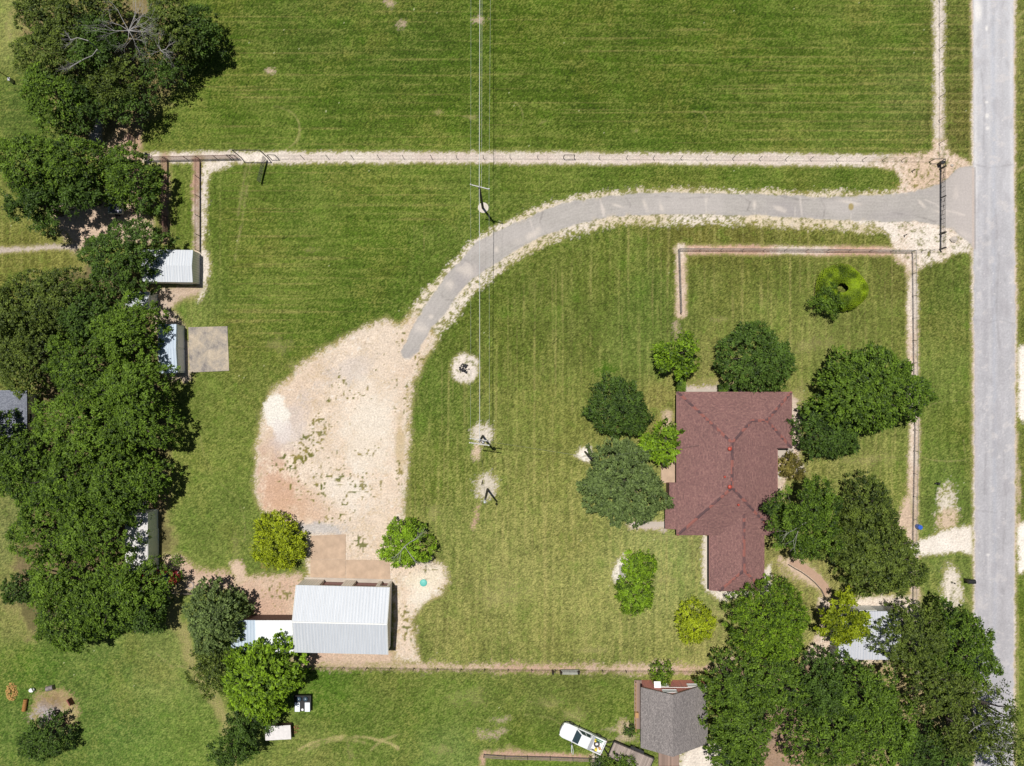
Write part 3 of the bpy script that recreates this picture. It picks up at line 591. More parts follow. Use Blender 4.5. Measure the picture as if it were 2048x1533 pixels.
# round bare spots
for cx, cy, r, c, k, dz in [(927,737,27,PALE,1,4),(966,871,19,PALE,.85,9),(973,973,22,PALE*.95,.75,10),(1172,908,15,CHALK,1,3),(1243,1138,18,CHALK*.95,.9,4),(110,1424,44,np.array(C(180,156,118)),.85,12),
                            (1902,1172,20,PALE,.9,5),(1893,1020,17,PALE,.8,9),(1895,1040,20,SAND*1.05,.8,8),(1250,1455,12,SAND,.6,9)]:
    ry = {1172: 16, 1243: 26, 1902: 38, 1893: 38}.get(cx, r); earth(sd_blob(cx, cy, r, ry), c, 5, 4, 11, 9, k=k, dither=dz * 1.7, weeds=.15)
layer(.9 * sm(10, -8, sd_blob(98, 1424, 24, 18) + 26 * nB + 14 * grain + 10 * nC), C(184, 176, 180)); layer(.7 * sm(8, -6, sd_blob(108, 1404, 22, 12) + 20 * nB + 8 * grain), C(150, 126, 92)); layer(.6 * sm(8, -6, sd_blob(136, 1436, 14, 22) + 24 * nB + 10 * grain), C(196, 180, 130)); layer(.7 * sm(8, -6, sd_blob(118, 1445, 16, 12) + 14 * nB), C(120, 88, 70))
layer(.9 * sm(4, -4, sd_blob(953, 903, 8, 14) + 8 * nB + 6 * grain), SAND)
earth(sd_poly([(1870,1072),(1900,1058),(1946,1050),(1950,1112),(1925,1104),(1868,1106),(1820,1108),(1822,1090)]), CHALK, 5, 3, 7, 8, dither=6, c2=PALE)
earth(sd_poly([(2034,695),(2060,690),(2060,850),(2036,840)]), CHALK, 5, 3, 8, 8); earth(sd_poly([(2032,1050),(2060,1040),(2060,1140),(2036,1150)]), CHALK, 5, 3, 8, 8)
for y in (20, 70, 220, 330): wear([(2030, y + 20), (2044, y + 6), (2060, y)], 3, .6, STRAW)
wear([(2036, 1230), (2036, 1420)], 1.6, .7, STRAW); wear([(2034, 870), (2038, 1050)], 5, .7, SAND)
wear([(1926, 1190), (1945, 1215)], 2, .5, TR)
# road shoulders
road = [(1946,-110),(1947,300),(1947,540),(1949,800),(1950,1100),(1949,1640),(2026,1640),(2028,1200),(2029,1000),(2030,600),(2027,300),(2027,-110)]
d_road = sd_poly(road, 60)
earth(d_road - 3.0, np.array(C(226, 206, 184)), 1, 2.5, 4, 9, dither=4, c2=PALE)
# driveway
def asphalt(d, lab, c, e=2.0, rag=2.0):
    ee = d + rag * nB * 2 + 1.2 * nC; a = sm(1.6, -1.6, ee)
    base = np.array(c)[None, None] * (1 + 0.12 * nA + 0.14 * nB + 0.13 * grain)[..., None]
    layer(a, base); LAB[ee < 0] = lab
asphalt(d_drive, 3, C(190, 184, 178), rag=3.4)
longs = np.sin(d_cl * .9 + 3 * nA) * .5 + fbm(9, 410, 3, 1.0)
layer(.22 * sm(4, -4, d_drive) * sm(.1, .6, longs), C(206, 200, 194)); layer(.20 * sm(4, -4, d_drive) * sm(.1, .6, -longs), C(168, 162, 160))
for p_ in ([(1480, 392), (1500, 405), (1495, 420), (1510, 433)], [(1250, 395), (1262, 410), (1256, 428)], [(1085, 425), (1080, 445), (1092, 466)], [(930, 520), (945, 530), (950, 548)], [(1640, 396), (1650, 415), (1646, 437)], [(1560, 392), (1600, 400), (1660, 398), (1720, 404)], [(1780, 425), (1830, 432), (1872, 444)], [(880, 585), (890, 600), (905, 601)], [(1310, 392), (1360, 398), (1420, 394)]):
    layer(.45 * sm(2, -2, d_drive) * sm(1.5, 0, sd_line(p_, .2, 10) + 4 * nB + 1.5 * nC), C(132, 126, 124))
onD = sm(2, -6, d_drive + 5 * nB)
dk = fbm(90, 84, 4, 2.0)
layer(.42 * onD * sm(0.0, .22, dk), C(166, 158, 162)); layer(.35 * onD * sm(.02, .2, -dk), C(214, 206, 202))
for cx, cy, rx, ry, an in [(1065,470,30,9,-.5),(935,545,20,16,.3),(900,570,10,12,0),(1205,415,4,16,-.3),(1290,408,4,14,-.3),(1322,412,4,12,-.3),(1235,412,16,3,.3),(1412,404,4,8,0),(1509,410,4,9,0),
                           (840,655,14,10,.5),(992,500,7,6,0),(862,634,4,4,0),(1912,385,6,16,0),(1912,425,14,4,.3),(1845,410,14,3,.8),(1880,425,20,3,.3),(1700,405,24,4,.2),(1560,418,18,5,.4),(1930,470,14,8,.6)]:
    layer(.55 * sm(0.4, -0.9, sd_blob(cx, cy, rx, ry, an) / min(rx, ry) + 1.6 * nB + .3 * grain) * onD, C(240, 228, 216))
layer(.65 * onD * sm(1850, 1930, X), C(210, 200, 196))
for p_ in ([(1850, 400), (1870, 408), (1886, 420), (1900, 424), (1930, 431)], [(1600, 395), (1604, 434)], [(1200, 398), (1208, 436)], [(1060, 440), (1072, 478)]):
    dd_ = sd_line(p_, .5, 12); layer(.6 * onD * sm(1.8, 0, dd_ + 3 * nB), C(226, 216, 208))
for x_ in (1412, 1509, 1702, 1590): layer(.5 * onD * (np.abs(X - x_ + 3 * nA) < 1.2) * (nB > -.05), C(226, 218, 208))
layer(.8 * onD * sm(3.5, 1.0, sd_blob(1702, 414, 3, 4)), C(170, 150, 80)); layer(.6 * onD * sm(.1, .25, nB) * sm(-8, -2, d_drive), C(214, 198, 176))
# road
asphalt(d_road, 4, C(196, 194, 198), rag=2.6)
onR = sm(1, -3, d_road); xr = X - np.interp(Y, [-100, 540, 1100, 1640], [1946, 1947, 1950, 1949])
wob = 3 * fbm(200, 86, 2, .2)
layer(.75 * onR * sm(12, 2, xr + wob) * sm(640, 300, Y), C(246, 240, 236)); layer(.55 * onR * sm(10, 2, xr + wob) * sm(640, 700, Y), C(206, 196, 198))
layer(.7 * onR * sm(70, 78, xr + wob) * sm(500, 300, Y), C(240, 236, 236)); layer(.3 * onR * sm(72, 79, xr + wob), C(220, 212, 208))
layer(.6 * onR * sm(700, 0, Y), C(224, 224, 228))
layer(.30 * onR * np.exp(-((xr - 22 + wob) / 5) ** 2), C(176, 174, 180)); layer(.35 * onR * np.exp(-((xr - 40 + wob) / 4) ** 2), C(184, 190, 204))
layer(.30 * onR * np.exp(-((xr - 56 + wob) / 6) ** 2), C(182, 178, 182)); layer(.28 * onR * np.exp(-((xr - 31 + wob) / 2.5) ** 2), C(224, 222, 224))
layer(.5 * onR * sm(.08, .2, fbm(5, 301, 3, .1) + .1 * grain), C(210, 208, 210)); layer(.4 * onR * sm(.05, .2, fbm(40, 302, 4, .5)), C(182, 178, 182)); layer(.5 * onR * sm(.17, .26, nB + .12 * white), C(222, 216, 214)); layer(.7 * onR * sm(.955, .975, vn(3.6, 3.6, 303)), C(236, 232, 230))
layer(.25 * onR * sm(900, 1250, Y), C(184, 180, 184)); tone(1 + 0.05 * onR * fbm(60, 87, 4, .12) * 4)
for cx, cy, rx, ry in [(1955,22,10,26),(1974,232,5,6),(1975,257,5,5),(1973,205,4,3),(1976,1110,4,3),(1973,57,3,6)]:
    layer(.85 * onR * sm(0.3, -0.8, sd_blob(cx, cy, rx, ry) / min(rx, ry) + .7 * nB), C(250, 246, 242))
layer(.6 * onR * (np.abs(X - 1976.5) < 1.2) * (Y > 1110) & (Y < 1160) if False else .5 * onR * ((np.abs(X - 1976) < 1.2) & (Y > 1108) & (Y < 1150)), C(226, 222, 222))
layer(.7 * sm(2, -1, np.abs(X - 1946.5) - 1.5) * ((Y > 335) & (Y < 500)), C(216, 196, 182)); layer(.5 * sm(1, 0, np.abs(X - 1949.5) - .8) * ((Y > 335) & (Y < 500)), C(120, 112, 110))
for p_ in ([(1962, 140), (1970, 220), (1966, 300)], [(1990, 420), (1998, 520), (1992, 610), (1999, 700)], [(1965, 800), (1972, 900), (1968, 990)], [(2006, 900), (2012, 1010), (2004, 1120)], [(1952, 640), (1975, 646), (2000, 640), (2026, 648)], [(1950, 1020), (1990, 1026), (2026, 1020)], [(1948, 330), (1980, 336), (2024, 330)]):
    layer(.30 * onR * sm(1.6, 0, sd_line(p_, .2, 10) + 5 * nB + 1.5 * nC), C(150, 146, 148))
for cx, cy, r in [(1975, 480, 5), (1982, 760, 6), (2005, 1180, 5), (1984, 1260, 4), (2010, 560, 4)]:
    layer(.35 * onR * sm(.4, -.8, sd_blob(cx, cy, r, r * 2) / r + 1.5 * nB), C(150, 148, 152))
A = np.clip(A, 0.006, 0.85)

WX = (X - 1024.0) / PPM; WY = (766.5 - Y) / PPM
def sheet(name, cells, z, mat, extra=None):
    """cells: bool (NY-1, NX-1) - the part of the grid this surface covers"""
    j, i = np.nonzero(cells); a = j * NX + i
    F = np.stack([a + NX, a + NX + 1, a + 1, a], 1)
    used, inv = np.unique(F.ravel(), return_inverse=True)
    V = np.stack([WX.ravel()[used], WY.ravel()[used], np.full(len(used), z)], 1)
    c = np.concatenate([A.reshape(-1, 3)[used], np.ones((len(used), 1))], 1); F = inv.reshape(-1, 4)
    if extra is not None:
        V = np.concatenate([V, extra[0]]); F = np.concatenate([F, extra[1] + len(used)]); c = np.concatenate([c, extra[2]])
    o = np_mesh(name, V, F, mat, attrs={'col': ('FLOAT_COLOR', c)})
    return tag(o, kind='structure')
x0, x1, y1, y0 = WX[0, 0], WX[0, -1], WY[0, 0], WY[-1, 0]; B = 2500.0
ev = [(-B, y1, 0), (B, y1, 0), (B, B, 0), (-B, B, 0), (-B, -B, 0), (B, -B, 0), (B, y0, 0), (-B, y0, 0), (x0, y0, 0), (x0, y1, 0), (x1, y0, 0), (x1, y1, 0)]
ef = np.array([[0, 1, 2, 3], [4, 5, 6, 7], [7, 8, 9, 0], [10, 6, 1, 11]])
ec = np.tile(np.array([*C(104, 122, 56), 1.0]), (12, 1))
sheet('lawn', np.ones((NY - 1, NX - 1), bool), 0.0, M_grass, (np.array(ev), ef, ec))
cellL = LAB[:-1, :-1]
sheet('bare_earth', cellL == 1, 0.004, M_dirt); sheet('gravel_lot', cellL == 2, 0.008, M_gravel)
sheet('gravel_verge', cellL == 5, 0.006, M_gravel); sheet('driveway', cellL == 3, 0.012, M_asph)
rx = [(x0 * 0 + (1946 - 1024) / PPM, -600.0), ((2027 - 1024) / PPM, -600.0)]
ra, rb = (1948 - 1024) / PPM, (2028 - 1024) / PPM
rex = (np.array([(ra, y1, .016), (rb, y1, .016), (rb, 900, .016), (ra, 900, .016), (ra, -900, .016), (rb, -900, .016), (rb, y0, .016), (ra, y0, .016)]),
       np.array([[0, 1, 2, 3], [4, 5, 6, 7]]), np.tile(np.array([*C(200, 198, 202), 1.0]), (8, 1)))
sheet('road', cellL == 4, 0.016, M_asph, rex)
# ---------------------------------------------------------------- trees
def leaf_mesh(name, P, AX, N, L, W, tint, mat, parent, quad=True):
    """P centres, AX long axis, N normal (all (n,3)), L/W sizes"""
    N = N / np.linalg.norm(N, axis=1, keepdims=True)
    AX = AX - N * (AX * N).sum(1, keepdims=True); AX /= np.linalg.norm(AX, axis=1, keepdims=True) + 1e-9
    S = np.cross(N, AX); L = L[:, None]; W = W[:, None]
    V = np.stack([P - AX * L * .5, P + S * W * .5 - AX * L * .05, P + AX * L * .5, P - S * W * .5 - AX * L * .05], 1).reshape(-1, 3)
    F = np.arange(len(P) * 4).reshape(-1, 4)
    return np_mesh(name, V, F, mat, parent, attrs={'tint': ('FLOAT', np.repeat(tint, 4))})

def limb_mesh(name, rng, base, top_pts, r0, mat, parent, fork_z):
    m = MB(); b = Vector(base)
    bend = Vector((rng.normal(0, .15), rng.normal(0, .15), 0)); f = Vector((0, 0, fork_z)) + bend
    m.tube(b, b + f * .12, r0 * 1.5, r0 * 1.05, 8, False); m.tube(b + f * .12, b + f, r0 * 1.05, r0 * .8, 8, False)
    for t in top_pts:
        t = Vector(t); mid = (b + f) * .5 + t * .5 + Vector((rng.normal(0, .15), rng.normal(0, .15), .25)) * (t - b - f).length * .25
        m.tube(b + f, mid, r0 * .5, r0 * .3, 6, False); m.tube(mid, t, r0 * .3, r0 * .1, 5, False)
    return m.build(name, mat, parent, smooth=True, world=False)

def make_tree(px, py, r, h, mat, label, group=None, name='tree', cat='tree', ry=None, seed=None, dens=215, leaf=.25, bend=0.0, lobes=None,
              flat=0.55, droop=0.4, tbias=0.0, gap=0.0, clump=.42, hole=None, bare=0.0, round_=0.0, low=0.25, rag=1.7):
    """px,py,r: where the crown shows in the photograph; h: height of the tree in metres"""
    seed = int(px * 7 + py * 13) if seed is None else seed
    rng = np.random.RandomState(seed % 2**31)
    r = r * 1.02; ry = ry * 1.02 if ry else None; gap = gap * .5; round_ = max(round_, .38 if not gap else .15)
    zc = h * 0.70; cx, cy = G(px, py, zc); rx = r / PPM * (H - zc) / H; ry_ = (ry or r) / PPM * (H - zc) / H
    t = thing(name, label, cat, (cx, cy, 0), group)
    ch = h * (1 - low); z0 = h * low
    n = lobes or int(max(7, 5.2 * (max(rx, ry_) / 1.15) ** 1.25)); n = min(n, 60)
    ga = 2.399963; i = np.arange(n) + .5
    rho = np.sqrt(i / n) * (0.80 if round_ else 0.83); th = i * ga + rng.rand() * 6.28 + rng.normal(0, .22 * (1 - round_), n)
    a1, a2, a3 = rng.rand(3) * 6.28; om = 1 + (1 - round_) * (.07 * np.cos(2 * th + a1) + .08 * np.cos(3 * th + a2) + .06 * np.cos(5 * th + a3))
    rho = rho * om * (1 + rng.normal(0, .06 * (1 - round_), n))
    lr = 1.12 / math.sqrt(n) * (1 + rng.normal(0, .24 * (1 - round_ * .7), n)) * (1 if not round_ else 1.12); lr = np.clip(lr, .12, .6)
    lx, ly = rho * np.cos(th), rho * np.sin(th)
    lz = z0 + ch * (0.08 + (0.92 - .25) * np.sqrt(np.clip(1 - (rho / 1.05) ** 2, 0.03, 1))) + rng.normal(0, .085 * h * (1 - round_), n)
    if gap: keep = rng.rand(n) > gap; lx, ly, lz, lr, n = lx[keep], ly[keep], lz[keep], lr[keep], int(keep.sum())
    RR = (rx + ry_) / 2
    ltint = rng.normal(0, .10, n)
    N_leaf = int(math.pi * rx * ry_ * dens)
    if gap:
        # clumps (twig ends) on the upper skin of every lobe
        ncl = max(20, int(math.pi * rx * ry_ / (clump * clump) * 1.05)); li = rng.choice(n, ncl, p=lr ** 2 / (lr ** 2).sum())
        d = rng.normal(size=(ncl, 3)); d[:, 2] = np.abs(d[:, 2]) * 1.0 - .25; d /= np.linalg.norm(d, axis=1, keepdims=True)
        rad = np.where(rng.rand(ncl) < .22, .2 + .4 * rng.rand(ncl), .72 + .40 * rng.rand(ncl) ** .8)
        C_ = np.stack([lx[li] * rx, ly[li] * ry_, lz[li]], 1) + d * (lr[li] * RR * rad)[:, None] * np.array([1, 1, flat + .25])
    else:
        # one domed crown whose skin swells and dips; dips stay open and dark
        clump *= .80; ncl = int(math.pi * rx * ry_ / (clump * clump) * 1.55) + 30
        u = rng.rand(ncl); tt = rng.rand(ncl) * 6.283; ra = rag * (1 - .75 * max(0, (round_ - .38) / .6))
        Rt = 1 + ra * (.06 * np.cos(2 * tt + a1) + .07 * np.cos(3 * tt + a2) + .05 * np.cos(5 * tt + a3) + .05 * np.cos(9 * tt + a1 * 2) + .04 * np.cos(14 * tt + a2 * 3))
        q = np.sqrt(u); sx_, sy_ = q * Rt * rx * np.cos(tt), q * Rt * ry_ * np.sin(tt)
        ox = rng.rand() * 90; b1 = lambda x, y: .62 * vn(min(2.3, RR * .6), min(2.3, RR * .6), 7 + seed % 50, x + ox, y) + .38 * vn(.95, .95, 8 + seed % 50, x + ox, y)
        bb = b1(sx_, sy_); gxx = (b1(sx_ + .25, sy_) - bb) / .25; gyy = (b1(sx_, sy_ + .25) - bb) / .25
        kp = rng.rand(ncl) < .50 + .9 * bb; sx_, sy_, q, tt, bb, gxx, gyy = [v[kp] for v in (sx_, sy_, q, tt, bb, gxx, gyy)]; ncl = len(q)
        amp = min(.42 * ch, .9 + .16 * h); zt = z0 + ch * (.18 + .82 * np.sqrt(np.clip(1 - (q * .97) ** 2, .02, 1)))
        und = rng.rand(ncl); zz = zt - (1 - bb) * amp - np.where(und < .28, (.6 + 1.6 * rng.rand(ncl)) * min(1, h / 7), .35 * rng.rand(ncl)); ed = (q > .88) & (rng.rand(ncl) < .5); zz[ed] -= rng.rand(ed.sum()) * ch * .3
        C_ = np.stack([sx_, sy_, np.maximum(zz, z0 * .8)], 1)
        d = np.stack([q * np.cos(tt) * .9 - gxx * amp * .6, q * np.sin(tt) * .9 - gyy * amp * .6, np.full(ncl, .8)], 1); d /= np.linalg.norm(d, axis=1, keepdims=True)
        li = rng.randint(0, n, ncl) * 0 + ((np.cos(sx_ * 1.1 + a1) + np.cos(sy_ * 1.2 + a2) + 2) / 4 * (n - 1)).astype(int)
    if hole is not None:
        hx, hy, hr = hole; k = (np.hypot(C_[:, 0] / rx - hx, C_[:, 1] / ry_ - hy) > hr) | (rng.rand(len(C_)) < .25); C_, li, d, ncl = C_[k], li[k], d[k], int(k.sum())
    per = max(3, N_leaf // ncl); ci = np.repeat(np.arange(ncl), per); M = len(ci)
    off = rng.normal(size=(M, 3)) * clump * np.array([.42, .42, .30]) * (.7 + .6 * rng.rand(ncl))[ci][:, None]
    P = C_[ci] + off; P[:, 2] = np.maximum(P[:, 2], z0 * .7)
    rd = P.copy(); rd[:, 2] = 0; rd /= np.linalg.norm(rd, axis=1, keepdims=True) + 1e-6
    AX = d[ci] * .9 + rd * .5 + off * .8 / clump + rng.normal(size=(M, 3)) * .5; AX[:, 2] -= droop
    Nn = np.array([0, 0, 1.0]) + rng.normal(size=(M, 3)) * .58 + d[ci] * .45
    ct = rng.normal(0, .14, ncl); tint = np.clip(.37 + tbias + ct[ci] + ltint[li[ci]] + rng.normal(0, .19, M) + .10 * off[:, 2] / clump, 0, 1)
    L = leaf * (.7 + .6 * rng.rand(M)); W_ = L * (.42 + .2 * rng.rand(M))
    k = int(min(9, n)); idx = rng.choice(n, k, replace=False)
    limb_mesh('trunk', rng, (0, 0, 0), [(lx[q] * rx, ly[q] * ry_, lz[q]) for q in idx], max(.06, .035 * h), M_bark, t, z0 * .9 + .3)
    leaf_mesh('crown', P, AX, Nn, L, W_, tint, mat, t)
    if bare: dead_limbs('bare_branches', t, rng, h, rx * .95, int(bare))
    return t

def grow(m, rng, p, d, L, r, depth, spread=.55, thin=.62):
    if depth == 0 or r < .004: return
    q = p + d * L; m.tube(p, q, r, r * .7, 5 if r > .03 else 3, False)
    for k in range(2 + (rng.rand() < .25)):
        nd = (d + Vector(rng.normal(0, spread, 3))).normalized(); nd.z = nd.z * .6 + .08; nd.normalize()
        grow(m, rng, q if k < 2 else p + d * L * .6, nd, L * (.68 + .25 * rng.rand()), r * thin, depth - 1, spread, thin)
def dead_limbs(name, parent, rng, h, rad, n, z=.78, r=.05, depth=5):
    m = MB()
    for k in range(n):
        a = rng.rand() * 6.28; d = Vector((math.cos(a), math.sin(a), .25)).normalized()
        grow(m, rng, Vector((0, 0, h * z)), d, rad * (.22 + .2 * rng.rand()), r, depth, .45)
    return m.build(name, M_deadwood, parent, world=False)

T = make_tree
g1 = 'trees crowding the top left corner'; g2 = 'trees massed along the left edge'; g3 = 'trees by the lower left sheds'; g4 = 'trees round the brown roofed house'; g5 = 'trees massed in the lower right corner'
T(70, 22, 50, 9, L_olive, 'olive green tree cut by the top edge of the photo near the left corner', g1, seed=2)
T(155, 8, 72, 10, L_olive, 'dark olive tree at the top edge just left of the bare grey branches', g1)
T(98, 102, 76, 10, L_olive, 'olive green tree above the pole with the grey box', g1, tbias=.06)
T(190, 90, 62, 9, L_dark, 'dark gappy tree with two pale dead boughs in its crown', g1, gap=.15)
T(95, 190, 68, 10, L_mid, 'dense leaf green tree beside the pole with the grey box', g1, tbias=.04)
T(165, 215, 52, 8, L_dark, 'dark tree over the shaded ground between the corner trees and the left fence', g1, gap=.25, dens=130)
T(228, 165, 60, 8, L_olive, 'thin olive tree between the dead branches and the narrow strip of shaded paving', g1, gap=.12, dens=130)
T(262, 208, 48, 6, L_dark, 'straggly dark tree at the top of the left pipe fence', g1, gap=.22, dens=95)
T(330, 40, 62, 9.5, L_olive, 'olive tree to the right of the bare grey branches at the top edge', g1)
T(374, 55, 54, 8, L_dark, 'dark tree that sticks farthest out over the top field', g1)
T(310, 125, 50, 6, L_dark, 'low sparse dark tree between the top field and the fallen looking grey branches', g1, gap=.35, dens=70)
T(345, 140, 42, 5, L_dark, 'low feathery tree at the edge of the top field below the corner trees', g1, gap=.35, dens=60)
T(48, 330, 72, 10, L_mid, 'big green tree at the left edge above the narrow footpath', g2, tbias=.03)
T(125, 325, 66, 10, L_mid, 'big green tree between the left edge and the tree by the grey trailer', g2, tbias=-.02)
T(62, 405, 56, 9, L_dark, 'darker tree hanging low over the footpath end at the left edge', g2, gap=.1)
T(150, 385, 50, 8, L_dark, 'dark green tree leaning over the bare ground left of the grey trailer', g2, gap=.1)
T(248, 352, 60, 8, L_mid, 'mid green tree hanging over the small grey trailer', g2, ry=62)
T(292, 402, 28, 6, L_dark, 'small dark tree growing through the fence right of the grey trailer', g2, gap=.15, dens=110)
T(232, 510, 78, 9, L_dark, 'round dark green tree covering the left half of the ribbed white shed roof', g2, ry=76, tbias=.06)
T(25, 620, 75, 11, L_olive, 'olive tree at the left edge below the footpath', g2)
T(105, 605, 72, 10, L_olive, 'olive tree below the grass strip with the footpath', g2, tbias=.02)
T(170, 640, 58, 10, L_dark, 'dark olive tree left of the second small white shed', g2)
T(240, 668, 74, 10, L_mid, 'bright feathery tree draped over the two small sheds by the concrete slab', g2, ry=72, tbias=.12)
T(40, 715, 68, 10, L_olive, 'olive tree just above the grey roof at the left edge', g2, tbias=.04)
T(150, 740, 78, 11, L_mid, 'mid green tree in the left wood level with the concrete slab', g2)
T(246, 778, 74, 11, L_mid, 'leaf green tree just below the shed with the grey panels', g2, tbias=.1, ry=62)
T(150, 850, 86, 11.5, L_mid, 'large bright tree in the left wood level with the grey roof', g2, tbias=.1)
T(246, 850, 78, 10, L_mid, 'large tree whose dark shadow side meets the lawn beside the gravel lot', g2, tbias=.02)
T(40, 950, 72, 10, L_mid, 'green tree at the left edge below the grey roof', g2, tbias=-.04)
T(120, 970, 80, 11, L_mid, 'dense green tree in the middle of the left wood', g2)
T(215, 970, 74, 10, L_mid, 'green tree in the left wood above the long shed', g2, tbias=-.03)
T(286, 960, 44, 8, L_mid, 'small tree touching the upper end of the long shed', g2, tbias=.02)
T(75, 1060, 70, 10, L_mid, 'green tree above the dry grass patch at the left edge', g2, tbias=.05)
T(172, 1062, 74, 10.5, L_mid, 'green tree beside the long shed roof', g2, tbias=.07)
T(25, 1185, 32, 5, L_dark, 'small dark tree alone at the left edge', g2)
T(100, 1165, 62, 9, L_mid, 'tree with yellowish tips above the lawn with the fire pit', g2, tbias=.14)
T(120, 1240, 72, 10, L_mid, 'dark edged tree lowest in the left wood', g2, tbias=-.04)
T(190, 1215, 76, 10, L_mid, 'tree in the left wood directly above the open lower lawn', g2)
T(258, 1185, 66, 9, L_mid, 'tree covering the rear of the red car', g2, tbias=.02)
T(285, 1235, 40, 7, L_dark, 'dark low tree on the lawn edge below the red car', g2)
T(420, 1245, 60, 8, L_grey, 'drooping willowy tree at the left end of the pale lean to roof', g3, ry=66, droop=.9, tbias=.05, leaf=.3)
T(425, 1345, 48, 6, L_olive, 'thin olive tree behind the lime green tree', g3, gap=.2, ry=62, dens=120)
T(512, 1370, 82, 9, L_bright, 'big lime green tree over the end of the lean to roof', g3, ry=80, leaf=.34, tbias=.02, rag=1.3)
T(500, 1440, 46, 6, L_dark, 'dark shrubby tree under the lime green tree by the white topped box', g3, gap=.1)
T(462, 1505, 42, 6, L_dark, 'dark bushy tree at the bottom edge below the lime green tree', g3, gap=.15)
T(548, 1088, 54, 5, L_yellow, 'round yellow green tree left of the tan concrete apron', seed=11, round_=.7, dens=230, leaf=.24, tbias=.08, name='ornamental_tree')
T(810, 1092, 50, 5, L_bright, 'lime tree with bare grey boughs on its right side', seed=31, dens=230, leaf=.24, round_=.6, name='ornamental_tree', tbias=.16, hole=(.62, .1, .42), bare=3)
T(80, 1486, 54, 4.5, L_dark, 'small dark tree beside the fire pit', dens=190, ry=44)
T(1357, 712, 52, 5.5, L_bright, 'airy lime tree above the clipped hedge at the north west corner of the brown roof', g4, gap=.12, dens=110, ry=42, tbias=-.04, droop=.7, leaf=.32)
T(1522, 716, 76, 7.5, L_dark, 'dense dark green tree touching the top eave of the brown roof', g4, ry=72, rag=.8, tbias=.12)
T(1758, 782, 106, 9.5, L_mid, 'largest dark green tree between the house and the road', g4, ry=92, tbias=.02, leaf=.3)
T(1666, 858, 66, 6.5, L_dark, 'round compact dark tree tucked under the largest tree east of the house', g4, ry=66, round_=.5)
T(1240, 818, 63, 6.5, L_dark, 'round very dark tree west of the brown roof', g4, ry=61, round_=.6, tbias=-.06)
T(1322, 886, 44, 5, L_bright, 'bright broad leaved tree against the west eave of the brown roof', g4, leaf=.36, gap=.1, dens=110, ry=40)
T(1250, 974, 83, 7.5, L_grey, 'large round grey green tree on the lawn west of the brown roof', g4, ry=86, round_=.5, tbias=.04, droop=.8, leaf=.3)
T(1585, 934, 26, 2.2, L_rust, 'rusty green bush at the east wall of the brown roofed house', g4, name='bush', cat='bush')
T(1614, 1040, 82, 9, L_mid, 'dark green tree with a few pale twigs overhanging the east eave', g4, tbias=-.04, ry=86, gap=.04, bare=1)
T(1748, 1012, 52, 7, L_olive, 'olive tree just left of the chain link fence near the blue barrel', g4)
T(1700, 1080, 60, 8, L_olive, 'olive tree between the tree over the east eave and the blue barrel', g4, gap=.06)
T(1772, 1118, 88, 9.5, L_olive, 'wide olive green tree reaching over the fence towards the road', g4, ry=84, tbias=.04)
T(1685, 1240, 52, 6, L_yellow, 'yellow green tree leaning over the corner of the grey metal roof', g4, gap=.15, ry=56, leaf=.3, tbias=-.06, dens=190)
T(1550, 1250, 85, 9.5, L_bright, 'large dense round tree south of the brown roof', g4, ry=80, round_=.95, dens=300, leaf=.20, tbias=-.10)
T(1282, 1136, 32, 3.6, L_bright, 'smaller upper tree of the lime green pair on the south lawn', 'lime trees on the south lawn', leaf=.24, round_=.6, name='ornamental_tree', tbias=.12)
T(1272, 1190, 41, 4, L_bright, 'larger lower tree of the lime green pair on the south lawn', 'lime trees on the south lawn', leaf=.24, round_=.6, name='ornamental_tree', tbias=.05)
T(1396, 1253, 41, 4, L_yellow, 'small round yellow green tree alone near the south east lawn edge', seed=77, round_=.8, dens=210, leaf=.22, tbias=.10, name='ornamental_tree')
T(1842, 1284, 70, 9, L_olive, 'olive tree covering the right end of the grey metal roof', g5)
T(1930, 1308, 82, 9.5, L_mid, 'tall tree whose crown covers the road edge', g5, tbias=-.05)
T(1900, 1380, 70, 9, L_olive, 'olive tree below the tree over the road edge', g5)
T(1990, 1430, 58, 9, L_olive, 'thin tree over the road with the road showing through', g5, gap=.3, dens=75, bare=1)
T(1930, 1462, 62, 9, L_olive, 'thin grey twigged tree left of the one over the road', g5, gap=.2, dens=85, bare=1)
T(2010, 1510, 56, 9, L_olive, 'thin tree in the bottom right corner', g5, gap=.25, dens=80, bare=1)
T(1910, 1530, 50, 8, L_dark, 'dark tree at the bottom edge right of the thin trees', g5)
T(1484, 1386, 70, 7.5, L_mid, 'tree overhanging the right eave of the grey shingled house', g5, tbias=-.03)
T(1562, 1374, 60, 7.5, L_mid, 'tree just below the large round tree', g5, tbias=-.02)
T(1500, 1462, 72, 9, L_mid, 'tree left of the brown earth gap at the bottom', g5)
T(1475, 1522, 52, 7, L_mid, 'low tree at the bottom edge right of the grey shingled house', g5, tbias=.04)
T(1656, 1394, 66, 9, L_dark, 'dark tree below the bare ground beside the grey metal roof', g5, tbias=.04)
T(1735, 1400, 72, 10, L_mid, 'tree directly below the grey metal roof', g5)
T(1668, 1478, 80, 10, L_mid, 'tree right of the brown earth gap at the bottom', g5)
T(1770, 1480, 78, 10, L_mid, 'feathery bright tree in the bottom right wood', g5, tbias=.1)
T(1850, 1510, 54, 8, L_dark, 'dark tree below the dry grass gap near the bottom edge', g5)
T(1325, 1353, 24, 3, L_bright, 'small round bush against the pink gable wall', name='bush', cat='bush', tbias=-.15, leaf=.2)
T(1260, 1464, 13, 1.4, L_dark, 'little dark bush at the deck end of the grey shingled house', name='bush', cat='bush', leaf=.18)
